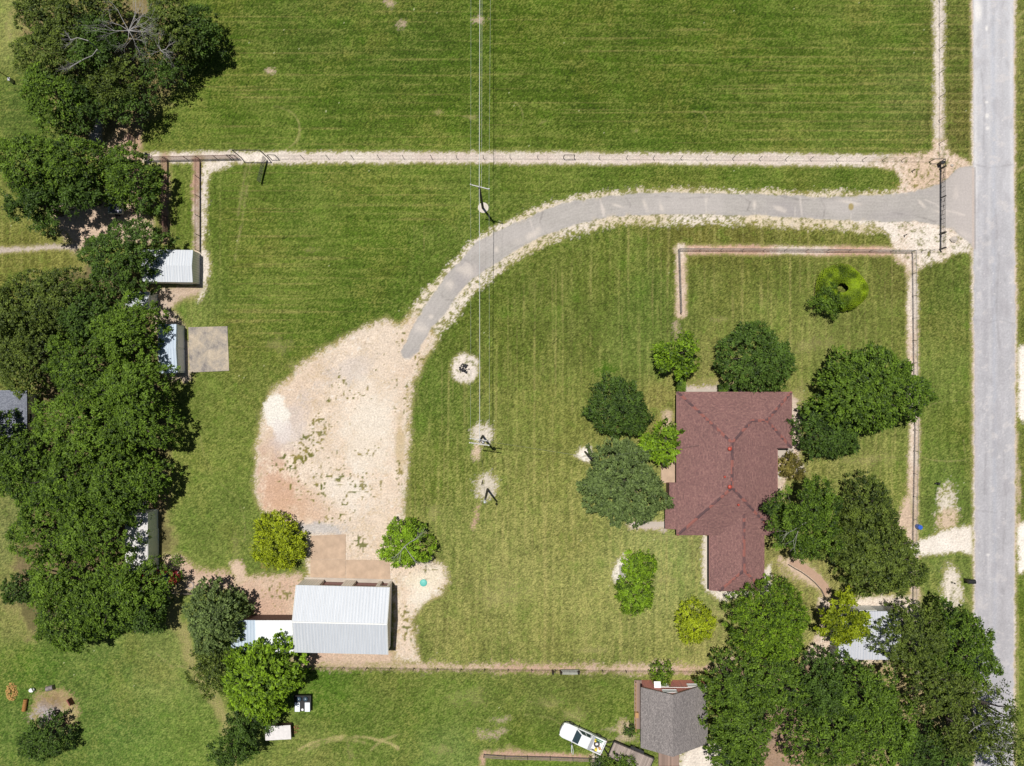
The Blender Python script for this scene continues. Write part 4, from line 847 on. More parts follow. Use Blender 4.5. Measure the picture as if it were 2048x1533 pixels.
T(1244, 1546, 30, 3.0, L_mid, 'bush overhanging the flat trailer at the bottom edge', name='bush', cat='bush', leaf=.2, tbias=.05)
T(1196, 1530, 16, 2, L_dark, 'small dark bush left of the flat trailer at the bottom edge', name='bush', cat='bush', leaf=.18)
T(352, 1122, 11, 1.3, L_mid, 'little green bush in front of the red car', name='bush', cat='bush', leaf=.18)
T(1659, 604, 31, 2.7, L_mid, 'dark leafy shrub growing out of the lower left side of the clipped ring hedge', name='bush', cat='bush', leaf=.2, ry=34, gap=.05)
# trees that stand just outside the frame and belong to the same wood
T(-60, 900, 80, 11, L_mid, 'tree beyond the left edge beside the grey roof', g2); T(-60, 640, 80, 11, L_olive, 'tree beyond the left edge above the grey roof', g2)

# dead branches in the top left corner
def dead_tree(px, py, h, rad, n, label, seed, r=.042, depth=6):
    rng = np.random.RandomState(seed); x, y = G(px, py, h * .8); t = thing('bare_tree', label, 'tree', (x, y, 0))
    m = MB(); m.tube((0, 0, 0), (0, 0, h * .72), r * 2.2, r * 1.4, 8, False); m.build('trunk', M_deadwood, t, world=False)
    dead_limbs('crown', t, rng, h, rad, n, .72, r, depth)
dead_tree(250, 55, 11, 3.9, 11, 'bare grey branched tree among the green trees of the top left corner', 4)
dead_tree(316, 96, 9.5, 2.0, 7, 'small bare grey tree at the field side of the big bare tree', 9, .03, 6)
def bough(pts, label, z, seed, r=.04):
    rng = np.random.RandomState(seed); P = [Vector((*G(x, y, z), z + .3 * k)) for k, (x, y) in enumerate(pts)]
    t = thing('dead_bough', label, 'branch', (P[-1].x, P[-1].y, 0)); m = MB(); m.path(P, r, 5)
    for k in range(6): grow(m, rng, P[0].lerp(P[1], k / 6), (P[0] - P[1] + Vector((rng.normal(0, .5), rng.normal(0, .5), 0))).normalized(), .55, r * .5, 4, .35)
    m.tube(P[-1], (P[-1].x, P[-1].y, 0), r * 1.6, r * 2.6, 6); m.build('bough', M_deadwood, t)
bough([(140, 81), (158, 78), (181, 86)], 'pale forked dead bough, upper of two left of the bare tree', 8.6, 3)
bough([(140, 135), (172, 120), (190, 116), (202, 106)], 'pale dead bough, lower of two left of the bare tree', 8.2, 8)

# clipped hedges
def clipped(name, cx_, cy_, w_, d_, h, label, round_=False, mat=None, dens=420, hole=False):
    rng = np.random.RandomState(int(cx_)); x, y = G(cx_, cy_, h * .5); t = thing(name, label, 'hedge', (x, y, 0))
    N = int(w_ * d_ * dens) + 300; core = MB()
    if round_:
        rr = w_ / 2; prof = [(rr * .86, 0), (rr * .95, h * .4), (rr * .88, h * .75), (rr * .6, h * .93)]
        if hole:
            a = np.linspace(0, 2 * math.pi, 33)[:-1]; P = []; pr = [(.84, .0), (.88, .5), (.76, .82), (.55, .92), (.34, .8), (.3, .1)]
            for (q, z) in pr: P += [(q * rr * math.cos(u) * (1 + .04 * math.cos(3 * u)), q * rr * math.sin(u) * (d_ / w_), z * h * .95) for u in a]
            F = [(j * 32 + i, j * 32 + (i + 1) % 32, (j + 1) * 32 + (i + 1) % 32, (j + 1) * 32 + i) for j in range(5) for i in range(32)]
            core.add(P, F)
        else: core.lathe(prof, n=16, sx=1, sy=d_ / w_)
    else: core.box(0, 0, 0, h * .93, w_ * .92, d_ * .94)
    core.build('inner_growth', L_dark, t, world=False, smooth=True)
    if round_:
        u = rng.rand(N) * 2 * math.pi
        if hole:
            s = rng.rand(N); rad = .21 + .77 * s; z = h * (1 - np.abs((s - .44) / .60) ** 3.4 * .9) * (1 + .05 * np.cos(3 * u + 5 * s) + .03 * np.cos(7 * u + 9 * s)); n3 = np.stack([np.cos(u) * (s - .42) * 1.6, np.sin(u) * (s - .42) * 1.6, np.ones(N)], 1)
            rad *= 1 + .05 * np.cos(3 * u + 1) + .03 * np.cos(5 * u)
        else:
            s = np.sqrt(rng.rand(N)); rad = s; z = h * np.sqrt(np.clip(1 - s ** 4, .05, 1)); n3 = np.stack([np.cos(u) * s, np.sin(u) * s, np.ones(N)], 1)
        P = np.stack([np.cos(u) * rad * w_ / 2, np.sin(u) * rad * d_ / 2, z], 1)
    else:
        P = np.stack([(rng.rand(N) - .5) * w_, (rng.rand(N) - .5) * d_, np.full(N, h)], 1); n3 = np.tile([0, 0, 1.0], (N, 1))
        k = rng.rand(N) < .4; P[k, 2] = rng.rand(k.sum()) * h; s_ = rng.randint(0, 4, N)
        for q, (ax, sg) in enumerate([(0, 1), (0, -1), (1, 1), (1, -1)]):
            m_ = k & (s_ == q); P[m_, ax] = sg * (w_ if ax == 0 else d_) / 2; n3[m_] = 0; n3[m_, ax] = sg
    P += rng.normal(0, .03, P.shape)
    bl = vn(.7, .7, 5, P[:, 0] + 40, P[:, 1] + 40); tint = np.clip(.35 + .8 * (bl - .5) + rng.normal(0, .14, N), 0, 1)
    if hole: tint = np.clip(tint + .35 * sm(-.2, 1.2, P[:, 0] / (w_ / 2)) - .08, 0, 1)
    leaf_mesh('leaves', P, rng.normal(size=(N, 3)), n3 + rng.normal(0, .35, (N, 3)), np.full(N, .13), np.full(N, .09), tint, mat or L_bright, t)
clipped('ring_hedge', 1683, 577, 6.7, 6.1, 1.9, 'clipped yellow green ring hedge with a hole in the middle on the front lawn', True, L_ring, 360, True)
clipped('clipped_hedge', 1361, 768, 1.1, 2.2, 1.3, 'tall narrow clipped hedge at the top left corner of the brown roof', mat=L_mid)
clipped('clipped_hedge', 1444.5, 777, 1.1, .85, 1.1, 'square clipped hedge at the middle of the top eave of the brown roof', mat=L_mid)
clipped('clipped_hedge', 1467, 784, .75, .7, 1.0, 'smallest clipped hedge half hidden by the top eave of the brown roof', mat=L_mid)

# weeds rooted in the gravel, where the weedy stains already show
def weeds():
    rng = np.random.RandomState(8); rgb = A; green = (rgb[..., 1] > rgb[..., 0] * 1.02) & ((LAB == 2) | (LAB == 5))
    j, i = np.nonzero(green); sel = rng.rand(len(j)) < .38; j, i = j[sel], i[sel]; n = len(j); k = 5
    P = np.stack([np.repeat(WX[j, i], k), np.repeat(WY[j, i], k), np.full(n * k, .03)], 1) + rng.normal(0, .045, (n * k, 3)) * [1, 1, .3]
    P[:, 2] = np.abs(P[:, 2]) + .012; an = rng.rand(n * k) * 6.28
    AX = np.stack([np.cos(an), np.sin(an), .3 + rng.rand(n * k) * .5], 1); Nn = np.stack([np.zeros(n * k), np.zeros(n * k), np.ones(n * k)], 1) + rng.normal(0, .3, (n * k, 3))
    o = leaf_mesh('weeds', P, AX, Nn, .09 + .07 * rng.rand(n * k), .03 + .02 * rng.rand(n * k), rng.rand(n * k), L_weed, None)
    tag(o, 'low green weeds sprouting through the gravel lot and driveway verges', 'weeds', kind='stuff')
weeds()
# ---------------------------------------------------------------- buildings
def slab_quad(m, a, b, c, d, th=0.12):
    """sloping slab: top face a b c d (counter clockwise from above), th thick"""
    m.hexa([(p[0], p[1], p[2] - th) for p in (a, b, c, d)], [a, b, c, d])
def hip_solid(m, X0, X1, Y0, Y1, ze, pitch, th=.16, hips=(1, 1)):
    """hips: end hips (low side, high side) of the long axis; returns ridge ends"""
    w_, d_ = X1 - X0, Y1 - Y0
    if d_ >= w_:
        hf = w_ / 2; zr = ze + hf * pitch; cx = (X0 + X1) / 2
        r0 = (cx, Y0 + hf * hips[0], zr); r1 = (cx, Y1 - hf * hips[1], zr)
    else:
        hf = d_ / 2; zr = ze + hf * pitch; cy = (Y0 + Y1) / 2
        r0 = (X0 + hf * hips[0], cy, zr); r1 = (X1 - hf * hips[1], cy, zr)
    P = [(X0, Y0, ze - th), (X1, Y0, ze - th), (X1, Y1, ze - th), (X0, Y1, ze - th), (X0, Y0, ze), (X1, Y0, ze), (X1, Y1, ze), (X0, Y1, ze), r0, r1]
    F = [(3, 2, 1, 0), (0, 1, 5, 4), (1, 2, 6, 5), (2, 3, 7, 6), (3, 0, 4, 7)]
    F += [(4, 5, 8), (5, 6, 9, 8), (6, 7, 9), (7, 4, 8, 9)] if d_ >= w_ else [(7, 4, 8), (4, 5, 9, 8), (5, 6, 9), (6, 7, 8, 9)]
    m.add(P, F); return r0, r1
def cap(m, p, q, w_=.17, rng=random.Random(3)):
    p = Vector(p); q = Vector(q); d = (q - p); L = d.length; d.normalize(); s = Vector((0, 0, 1)).cross(d).normalized(); n = max(2, int(L / .3))
    for i in range(n):
        a = p + d * (L * i / n); b = p + d * (L * (i + 1) / n - .012); h = .045 + .012 * (i % 2) + rng.random() * .008
        t = [a - s * w_ + Vector((0, 0, h - .075)), b - s * w_ + Vector((0, 0, h - .075)), b + Vector((0, 0, h)), a + Vector((0, 0, h))]
        u = [a + s * w_ + Vector((0, 0, h - .075)), b + s * w_ + Vector((0, 0, h - .075))]
        m.add([*t, *u], [(0, 1, 2, 3), (3, 2, 5, 4), (1, 5, 2), (0, 3, 4)])
def window_part(t, cx, cy, z, w_, h, face, mat=None):
    """face: 'n','s','e','w' - which way the window looks"""
    f = MB(); g = MB(); d = .05
    ax = face in 'ns'; sg = 1 if face in 'ne' else -1
    def bx(m, u0, u1, z0, z1, p0, p1):
        if ax: m.box(cx + (u0 + u1) / 2, cy + sg * (p0 + p1) / 2, z0, z1, u1 - u0, p1 - p0)
        else: m.box(cx + sg * (p0 + p1) / 2, cy + (u0 + u1) / 2, z0, z1, p1 - p0, u1 - u0)
    e = .08
    bx(f, -w_/2, w_/2, z + h - e, z + h, -.02, d); bx(f, -w_/2, w_/2, z, z + e, -.02, d + .03); bx(f, -w_/2, -w_/2 + e, z + e, z + h - e, -.02, d); bx(f, w_/2 - e, w_/2, z + e, z + h - e, -.02, d)
    bx(f, -w_/2 + e, w_/2 - e, z + h / 2 - .02, z + h / 2 + .02, .0, d * .8)
    bx(g, -w_/2 + e, w_/2 - e, z + e, z + h - e, -.01, .015)
    fr = f.build('window', mat or M_white, t); gg = g.build('pane', M_glass, fr, world=False); gg.location = (0, 0, 0)
    gg.data.transform(__import__('mathutils').Matrix.Translation(-Vector(t.location))) if abs(t.rotation_euler[2]) < 1e-6 else None
    return fr

def main_house():
    ze, p = 2.6, .36
    t = thing('brick_house', 'brick house with a large brown red hipped shingle roof on the right lawn', 'house', (26.2, -10, 0))
    xa, ya = G(1355, 784, ze); xb, yb = G(1554, 1071, ze)
    r = MB(); rN_S = hip_solid(r, xa, xb, yb, ya, ze, p)
    xw, yw = G(1584, 897, ze); w0, w1 = hip_solid(r, xa + 5.5, xw, yw, ya - .004, ze - .004, p, .15)
    bx0, by0 = G(1438, 1183, ze); bx1, _ = G(1529, 1183, ze); b0, b1 = hip_solid(r, bx0, bx1, by0, yb + 3.2, ze - .006, p, .15, (1, 0))
    def ext(x_in, z_in, x_out, y0, y1):
        z_o = z_in - (x_in - x_out) * p
        slab_quad(r, (x_out, y0, z_o), (x_in - .002, y0, z_in), (x_in - .002, y1, z_in), (x_out, y1, z_o), .12)
    ext(bx0, ze - .006, 24.2, by0, yb - .02)
    ext(xa, ze, 18.75, G(0, 1058, 2.1)[1], G(0, 1004, 2.1)[1]); ext(xa, ze, 19.22, G(0, 1004, 2.1)[1] + .003, G(0, 965, 2.2)[1])
    roof = r.build('roof', M_redshingle, t, uv=True)
    c = MB(); rS, rN = rN_S
    cap(c, (xa, ya, ze), rN); cap(c, rN, rS); cap(c, rS, (xa, yb, ze)); cap(c, rS, (xb, yb, ze))
    hw = (ya - .004 - yw) / 2; mz = ze + hw * p; meet = (xb - hw, ya - hw, mz); cap(c, rN, meet); cap(c, meet, w1); cap(c, w1, (xw, ya - .004, ze)); cap(c, w1, (xw, yw, ze))
    cc = c.build('ridge_cap', M_cap, roof, world=False); cc.data.transform(__import__('mathutils').Matrix.Translation(-Vector(t.location))); c = MB()
    hb = (bx1 - bx0) / 2; cap(c, ((bx0 + bx1) / 2, yb + hb, ze + hb * p), b0); cap(c, b0, (bx0, by0, ze)); cap(c, b0, (bx1, by0, ze))
    cc = c.build('ridge_cap', M_cap, roof, world=False); cc.data.transform(__import__('mathutils').Matrix.Translation(-Vector(t.location)))
    def on(px, py, z): return (*G(px, py, z), z)
    for px, py, z, rr in ((1459, 898, 4.75, .23), (1459, 974, 4.75, .23), (1449, 954, 4.45, .13), (1476.5, 1010, 4.2, .13), (1538, 1008, 3.2, .09)):
        x, y, z_ = on(px, py, z); v = MB(); v.lathe([(rr * .6, z - .5), (rr * .6, z + .05), (rr, z + .08), (rr * 1.1, z + .16), (rr * .75, z + .24), (rr * .2, z + .27)], x, y, 16)
        v.build('roof_vent', M_ventred, t, smooth=True)
    for (x0_, y0_, x1_, y1_) in ((xa, yb, xa, ya), (xb, yb + .1, xb, yw - .1), (24.2, by0, 24.2, yb - .05)):
        z_ = (2.27 if x0_ == 24.2 else ze) - .06
        sgn = 1 if x0_ == xb else -1; g = MB(); g.box(x0_ + sgn * .06, (y0_ + y1_) / 2, z_ - .12, z_, .11, abs(y1_ - y0_)); g.build('gutter', M_brown_door, t)
    o = .6; wl = MB(); wl.prism([(xa + o, ya - o), (xa + o, yb + o), (bx0 + .3, yb + o), (bx0 + .3, by0 + o), (bx1 - o, by0 + o), (bx1 - o, yb + o), (xb - o, yb + o), (xb - o, yw + .35), (xw - o, yw + .35), (xw - o, ya - o)], 0, ze - .17)
    wl.box((19.25 + xa + o) / 2 - .01, -15.0, 0, 2.05, xa + o - 19.25 - .02, 5.2)
    wl.build('wall', M_brick, t, uv=True)
    for x, y, f, w_ in ((23.5, ya - o, 'n', 1.8), (28.5, ya - o, 'n', 1.8), (32.5, ya - o, 'n', 1.4), (xa + o, -4.5, 'w', 1.5), (xa + o, -9.2, 'w', 1.8), (xb - o, -10.5, 'e', 1.6), (xb - o, -14.5, 'e', 1.6), (bx0 + .3, -21.2, 'w', 1.2), (28, by0 + o, 's', 1.6)):
        window_part(t, x, y, .95, w_, 1.2, f)
    d = MB(); d.box(xb - o + .02, -8.7, .02, 2.1, .07, 1.0); d.build('door', M_brown_door, t)
    pt = MB(); pc = MB(); 
    ps = MB(); ps.box((G(1552, 0)[0] + G(1587, 0)[0]) / 2, (G(0, 893)[1] + G(0, 914)[1]) / 2, 0, .12, 2.15, 1.4); ps.build('porch_slab', M_concrete, t, bevel=.02)
    dk = MB(); x0_, y0_ = G(1322, 966); x1_, y1_ = G(1358, 922); dk.box((x0_ + x1_) / 2, (y0_ + y1_) / 2, 0, .16, x1_ - x0_, y1_ - y0_); dk.build('patio_slab', M_tanconc, t, bevel=.02)
main_house()

def gable(m, X0, X1, Y0, Y1, ze, rise, axis, ov=0.0, th=.06, off=0.0):
    """two sloping slabs; axis 'x' or 'y' is the ridge direction; off shifts the ridge"""
    if axis == 'x':
        c = (Y0 + Y1) / 2 + off; zr = ze + rise
        slab_quad(m, (X0, Y0, ze), (X1, Y0, ze), (X1, c, zr), (X0, c, zr), th); slab_quad(m, (X0, c + .001, zr), (X1, c + .001, zr), (X1, Y1, ze), (X0, Y1, ze), th)
    else:
        c = (X0 + X1) / 2 + off; zr = ze + rise
        slab_quad(m, (X0, Y1, ze), (X0, Y0, ze), (c, Y0, zr), (c, Y1, zr), th); slab_quad(m, (c + .001, Y1, zr), (c + .001, Y0, zr), (X1, Y0, ze), (X1, Y1, ze), th)
def ribs(m, X0, X1, Y0, Y1, ze, rise, pitch=.38, w_=.05, h=.028):
    c = (Y0 + Y1) / 2; zr = ze + rise; n = int((X1 - X0) / pitch)
    for i in range(n + 1):
        x = X0 + .03 + i * (X1 - X0 - .06) / n
        for ya, yb_ in ((Y0, c), (Y1, c)):
            a, b = Vector((x, ya, ze)), Vector((x, yb_, zr)); P = []
            for q in (a, b): P += [(q.x - w_ / 2, q.y, q.z - .01), (q.x + w_ / 2, q.y, q.z - .01), (q.x + w_ / 4, q.y, q.z + h), (q.x - w_ / 4, q.y, q.z + h)]
            m.add(P, [(0, 1, 5, 4), (1, 2, 6, 5), (2, 3, 7, 6), (3, 0, 4, 7), (3, 2, 1, 0), (4, 5, 6, 7)])
def gable_box(m, X0, X1, Y0, Y1, ze, rise, axis, drop=.05, c=None, half=None):
    """walls up to the underside of a gable roof (ridge at c, half span half), as one closed solid"""
    if axis == 'x':
        c = (Y0 + Y1) / 2 if c is None else c; half = half or (Y1 - Y0) / 2; zz = lambda v: ze + rise * (1 - abs(v - c) / half) - drop
        pr = [(Y0, 0), (Y1, 0), (Y1, zz(Y1)), (c, zz(c)), (Y0, zz(Y0))]; P = [(X0, a, b) for a, b in pr] + [(X1, a, b) for a, b in pr]
    else:
        c = (X0 + X1) / 2 if c is None else c; half = half or (X1 - X0) / 2; zz = lambda v: ze + rise * (1 - abs(v - c) / half) - drop
        pr = [(X1, 0), (X0, 0), (X0, zz(X0)), (c, zz(c)), (X1, zz(X1))]; P = [(a, Y0, b) for a, b in pr] + [(a, Y1, b) for a, b in pr]
    m.add(P, [(4, 3, 2, 1, 0), (5, 6, 7, 8, 9)] + [(i, (i + 1) % 5, 5 + (i + 1) % 5, 5 + i) for i in range(5)])

def garage():
    an = R(-1.4); t = thing('garage', 'large metal garage with a ribbed white gable roof below the gravel lot', 'garage', (-20.57, -28.66, 0)); t.rotation_euler = (0, 0, an)
    W, D, ze, rise = 11.25, 8.15, 3.2, 1.35
    def B(m, name, mat, parent=None, **k): return m.build(name, mat, parent or t, world=False, **k)
    r = MB(); gable(r, -W/2, W/2, -D/2, D/2, ze, rise, 'x'); ribs(r, -W/2, W/2, -D/2, D/2, ze, rise); roof = B(r, 'roof', M_white_roof, uv=True)
    c = MB(); c.tube((-W/2 - .03, 0, ze + rise + .0), (W/2 + .03, 0, ze + rise + .0), .09, n=8); B(c, 'ridge_cap', M_white, roof)
    for s in (-1, 1):
        f = MB()
        for q in (-1, 1): f.tube((s * (W/2 + .02), q * D/2, ze - .04), (s * (W/2 + .02), 0, ze + rise - .04), .07, n=4)
        B(f, 'roof_trim', M_white)
    w_ = MB(); gable_box(w_, -W/2 + .12, W/2 - .12, -D/2 + .1, D/2 - .42, ze, rise, 'x', .09, 0, D/2)
    ds = [(-2.95, -.30), (1.05, 3.9), (4.3, 5.2)]; edges = [-W/2 + .12] + [v for d in ds for v in d] + [W/2 - .12]
    for i in range(0, len(edges), 2): w_.box((edges[i] + edges[i + 1]) / 2, D/2 - .21, 0, ze - .10, edges[i + 1] - edges[i], .40)
    for a, b in ds: w_.box((a + b) / 2, D/2 - .21, 2.95 if b - a > 1 else 2.5, ze - .10, b - a - .004, .40)
    B(w_, 'wall', M_tan_wall, uv=True)
    for a, b in ds:
        d = MB(); hh = 2.93 if b - a > 1 else 2.48; d.box((a + b) / 2, D/2 - .36, .02, hh, b - a - .06, .08)
        for k in range(1, 5): d.box((a + b) / 2, D/2 - .31, hh * k / 5 - .012, hh * k / 5 + .012, b - a - .1, .03)
        B(d, 'door', M_brown_door)
    s_ = MB(); s_.box(0, D/2 - .05, .0, .09, W - .3, .5); B(s_, 'threshold', M_concrete)
garage()

def lean_to():
    x0_, y1_ = G(511, 1241, 2.5); x1_, y0_ = G(590, 1307, 2.5); xb0 = G(462, 0, 2.42)[0]
    t = thing('lean_to', 'low metal lean to with white and pale blue roof sheets joined to the garage', 'shed', ((x0_ + x1_) / 2, (y0_ + y1_) / 2, 0))
    a = MB(); slab_quad(a, (x0_, y0_, 2.42), (x1_, y0_, 2.42), (x1_, y1_, 2.55), (x0_, y1_, 2.55), .05)
    for i in range(13):
        x = x0_ + .1 + i * .39
        if x < x1_: a.add([(x, y0_, 2.42), (x + .04, y0_, 2.42), (x + .04, y1_, 2.55), (x, y1_, 2.55), (x, y0_, 2.445), (x + .04, y0_, 2.445), (x + .04, y1_, 2.575), (x, y1_, 2.575)], [(4, 5, 6, 7), (0, 1, 5, 4), (1, 2, 6, 5), (2, 3, 7, 6), (3, 0, 4, 7)])
    a.build('roof', plain('fresh_white_metal', (.74, .76, .78), .4, .2, var=.05), t)
    b = MB(); slab_quad(b, (xb0, y0_ + .1, 2.36), (x0_ - .02, y0_ + .1, 2.36), (x0_ - .02, y1_ - .0, 2.48), (xb0, y1_, 2.48), .05)
    for i in range(9):
        x = xb0 + .1 + i * .38
        if x < x0_ - .1: b.add([(x, y0_ + .1, 2.36), (x + .04, y0_ + .1, 2.36), (x + .04, y1_, 2.48), (x, y1_, 2.48), (x, y0_ + .1, 2.385), (x + .04, y0_ + .1, 2.385), (x + .04, y1_, 2.505), (x, y1_, 2.505)], [(4, 5, 6, 7), (0, 1, 5, 4), (1, 2, 6, 5), (2, 3, 7, 6), (3, 0, 4, 7)])
    b.build('roof_extension', M_pale_roof, t, uv=True)
    w_ = MB(); w_.box((xb0 + x1_) / 2, y1_ - .08, 0, 2.42, x1_ - xb0 - .1, .08); w_.box(xb0 + .1, (y0_ + y1_) / 2, 0, 2.28, .08, y1_ - y0_ - .5); w_.build('wall', M_rust, t)
    for x in (xb0 + .3, x0_, (x0_ + x1_) / 2):
        p = MB(); p.box(x, y0_ + .25, 0, 2.34, .1, .1); p.build('post', M_galv, t)
    q = MB(); bx_, by_ = G(517, 1236); q.tube((bx_, by_, 0), (bx_ + .3, by_ - .55, 1.0), .04); q.tube((bx_ + .5, by_, 0), (bx_ + .3, by_ - .55, 1.0), .04); q.tube((bx_, by_, .02), (bx_ + .5, by_, .02), .04)
    q.build('brace', M_rust, t)
lean_to()

def shed(name, label, px0, py0, px1, py1, ze, rise, axis, roofm, wallm, ang=0.0, doors=(), rib=True, ov=.06):
    x0_, y1_ = G(px0, py0, ze); x1_, y0_ = G(px1, py1, ze); cx, cy = (x0_ + x1_) / 2, (y0_ + y1_) / 2; W, D = x1_ - x0_, y1_ - y0_
    t = thing(name, label, 'shed', (cx, cy, 0)); t.rotation_euler = (0, 0, R(ang))
    r = MB(); gable(r, -W/2, W/2, -D/2, D/2, ze, rise, axis)
    if rib and axis == 'x': ribs(r, -W/2, W/2, -D/2, D/2, ze, rise, .3)
    r.build('roof', roofm, t, uv=True, world=False)
    w_ = MB(); gable_box(w_, -W/2 + ov, W/2 - ov, -D/2 + ov, D/2 - ov, ze, rise, axis, .08, 0, (D if axis == 'x' else W)/2); w_.build('wall', wallm, t, uv=True, world=False)
    for (side, c, wd, h) in doors:
        d = MB()
        if side == 'e': d.box(W/2 - ov + .02, c, .03, h, .05, wd)
        if side == 's': d.box(c, -D/2 + ov - .02, .03, h, wd, .05)
        if side == 'n': d.box(c, D/2 - ov + .02, .03, h, wd, .05)
        d.build('door', M_white, t, world=False, bevel=.01)
    return t
shed('ribbed_shed', 'ribbed white metal shed half under the round dark tree, above the concrete slab', 285, 500, 386, 564.5, 2.35, .35, 'x', M_white_roof, M_tan_wall, -.6, (('s', 1.4, 1.6, 1.9),))
shed('small_shed', 'smallest white gabled shed just below the ribbed white shed', 252, 583, 299, 617, 2.3, .42, 'x', M_white_roof, M_greywall, -2, (('e', 0, .9, 1.9),))
shed('small_shed', 'shed with pale blue roof and two grey panels facing the square concrete slab', 318, 649, 354, 747, 2.4, .28, 'x', M_pale_roof, M_greywall, 1.2, (('e', 1.5, 2.6, 2.15), ('e', -1.4, 2.7, 2.15)))
t_ = shed('long_shed', 'long grey sided shed with white roof above the red car', 250, 1026, 295.5, 1142, 3.0, .12, 'y', plain('chalky_roof', (.52, .50, .49), .7, var=.14, scale=1.2), M_greywall, 0, (), False)
bmp_ = MB(); bmp_.box(G(317, 0)[0] - .12, (G(0, 1057)[1] + G(0, 1140)[1]) / 2, 0, 2.9, .34, G(0, 1057)[1] - G(0, 1140)[1]); bmp_.build('side_panel', M_greywall, t_)
shed('carport', 'weathered ribbed metal roof between the trees at the lower right', 1676, 1223, 1800, 1320, 2.7, .25, 'x', M_grey_roof, M_bluewall, 0, (('n', 0, 2.4, 2.2),), True)
def left_house():
    t = thing('house', 'house with a blue grey roof mostly hidden by trees at the left edge', 'house', (-64, -5, 0)); r = MB()
    x1_, y1_ = G(54, 781, 2.8); hip_solid(r, x1_ - 13, x1_, y1_ - 8.6, y1_, 2.8, .3); r.build('roof', M_bluegreyshingle, t, uv=True)
    w_ = MB(); w_.box(x1_ - 6.5, y1_ - 4.3, 0, 2.62, 12, 7.6); w_.build('wall', M_greywall, t)
    window_part(t, x1_ - .5, y1_ - 3.5, 1, 1.4, 1.1, 'e')
left_house()

def grey_house():
    zr = 5.1; xr = G(1346, 0, zr)[0]; y1_ = G(0, 1375, 2.7)[1]; y0_ = G(0, 1496, 2.7)[1]; xl = G(1281.5, 0, 2.7)[0]; xR = 24.05
    pl = (zr - 2.7) / (xr - xl); zR = zr - (xR - xr) * pl
    t = thing('gabled_house', 'house with grey shingle gable roof and pink gable wall at the bottom edge', 'house', (xr, (y0_ + y1_) / 2, 0))
    r = MB(); slab_quad(r, (xl, y1_, 2.7), (xl, y0_, 2.7), (xr, y0_, zr), (xr, y1_, zr), .14); slab_quad(r, (xr + .001, y1_, zr), (xr + .001, y0_, zr), (xR, y0_, zR), (xR, y1_, zR), .14)
    r.build('roof', M_greyshingle, t, uv=True)
    w_ = MB(); a, b = y0_ + .15, y1_ - .1; L, Rr = xl + .5, xR - .25
    pr = [(L, 0), (Rr, 0), (Rr, zR), (xr, zr - .18), (L, 2.86)]; P = [(x, a, z) for x, z in pr] + [(x, b, z) for x, z in pr]
    w_.add(P, [(0, 1, 2, 3, 4), (9, 8, 7, 6, 5)] + [(i, 5 + i, 5 + (i + 1) % 5, (i + 1) % 5) for i in range(5)]); w_.build('wall', M_pink, t, uv=True)
    window_part(t, G(1385, 0, 1.8)[0], b, 1.45, 1.35, .8, 'n'); window_part(t, G(1326, 0, 1.8)[0], b, 1.35, 1.3, .9, 'n'); window_part(t, G(1340, 0, 3.9)[0], b, 3.3, 1.75, .9, 'n')
    tr = MB(); tr.box((18.1 + Rr) / 2, b + .02, 2.45, 2.56, Rr - 18.1, .04); tr.build('trim', M_white, t)
    pr_ = MB(); xx = G(1316, 0, 2.9)[0]; pr_.hexa([(xx - .4, b, 2.55), (xx + .4, b, 2.55), (xx + .4, b + .7, 2.35), (xx - .4, b + .7, 2.35)], [(xx - .4, b, 2.62), (xx + .4, b, 2.62), (xx + .4, b + .7, 2.42), (xx - .4, b + .7, 2.42)]); pr_.build('awning', M_white, t)
    d = MB(); d.box(L - .03, y1_ - 1.2, .35, 2.3, .05, .9); d.build('door', M_brown_door, t)
    dk = MB(); x0_, yy1 = G(1268, 1359); yy0 = G(0, 1456)[1]; dk.box((x0_ + L) / 2 - .01, (yy0 + yy1) / 2, .28, .36, L - x0_, yy1 - yy0)
    for k in range(5): dk.box(x0_ + .1, yy0 + .2 + k * (yy1 - yy0 - .4) / 4, 0, .28, .1, .1)
    dk.build('deck', M_wood, t)
    rl = MB(); rl.box(x0_ + .05, (yy0 + yy1) / 2, 1.2, 1.26, .07, yy1 - yy0)
    for k in range(12): rl.box(x0_ + .05, yy0 + .1 + k * (yy1 - yy0 - .2) / 11, .36, 1.2, .045, .045)
    rl.build('railing', M_pinewood, t)
    lt = MB(); slab_quad(lt, (x0_ + .55, yy0 + .2, 2.36), (xl - .004, yy0 + .2, 2.54), (xl - .004, yy1, 2.54), (x0_ + .55, yy1, 2.36), .06)
    st = MB(); sx0, sy1 = G(1316, 1503); sx1, sy0 = G(1357, 1530); st.box((sx0 + sx1) / 2, (sy0 + sy1) / 2, .3, .38, sx1 - sx0, sy1 - sy0)
    for k in range(3): st.box((sx0 + sx1) / 2, sy0 - .15 - .28 * k, .2 - .08 * k, .26 - .08 * k, 1.6, .26)
    st.build('stoop', M_wood, t)
    s2 = MB(); s2.box((sx0 + sx1) / 2, sy0 + .05, 1.2, 1.27, sx1 - sx0, .08)
    for k in range(15): s2.box(sx0 + .05 + k * (sx1 - sx0 - .1) / 14, sy0 + .05, .38, 1.2, .05, .05)
    s2.build('railing', M_pinewood, t)
    bx_ = MB(); x, y = G(1273, 1430, .6); bx_.box(x, y, .36, .85, .45, .65); o = bx_.build('crate', M_pinewood, None, bevel=.02, loc=(x, y, .36)); tag(o, 'orange wooden crate on the side deck of the grey shingled house', 'crate')
grey_house()

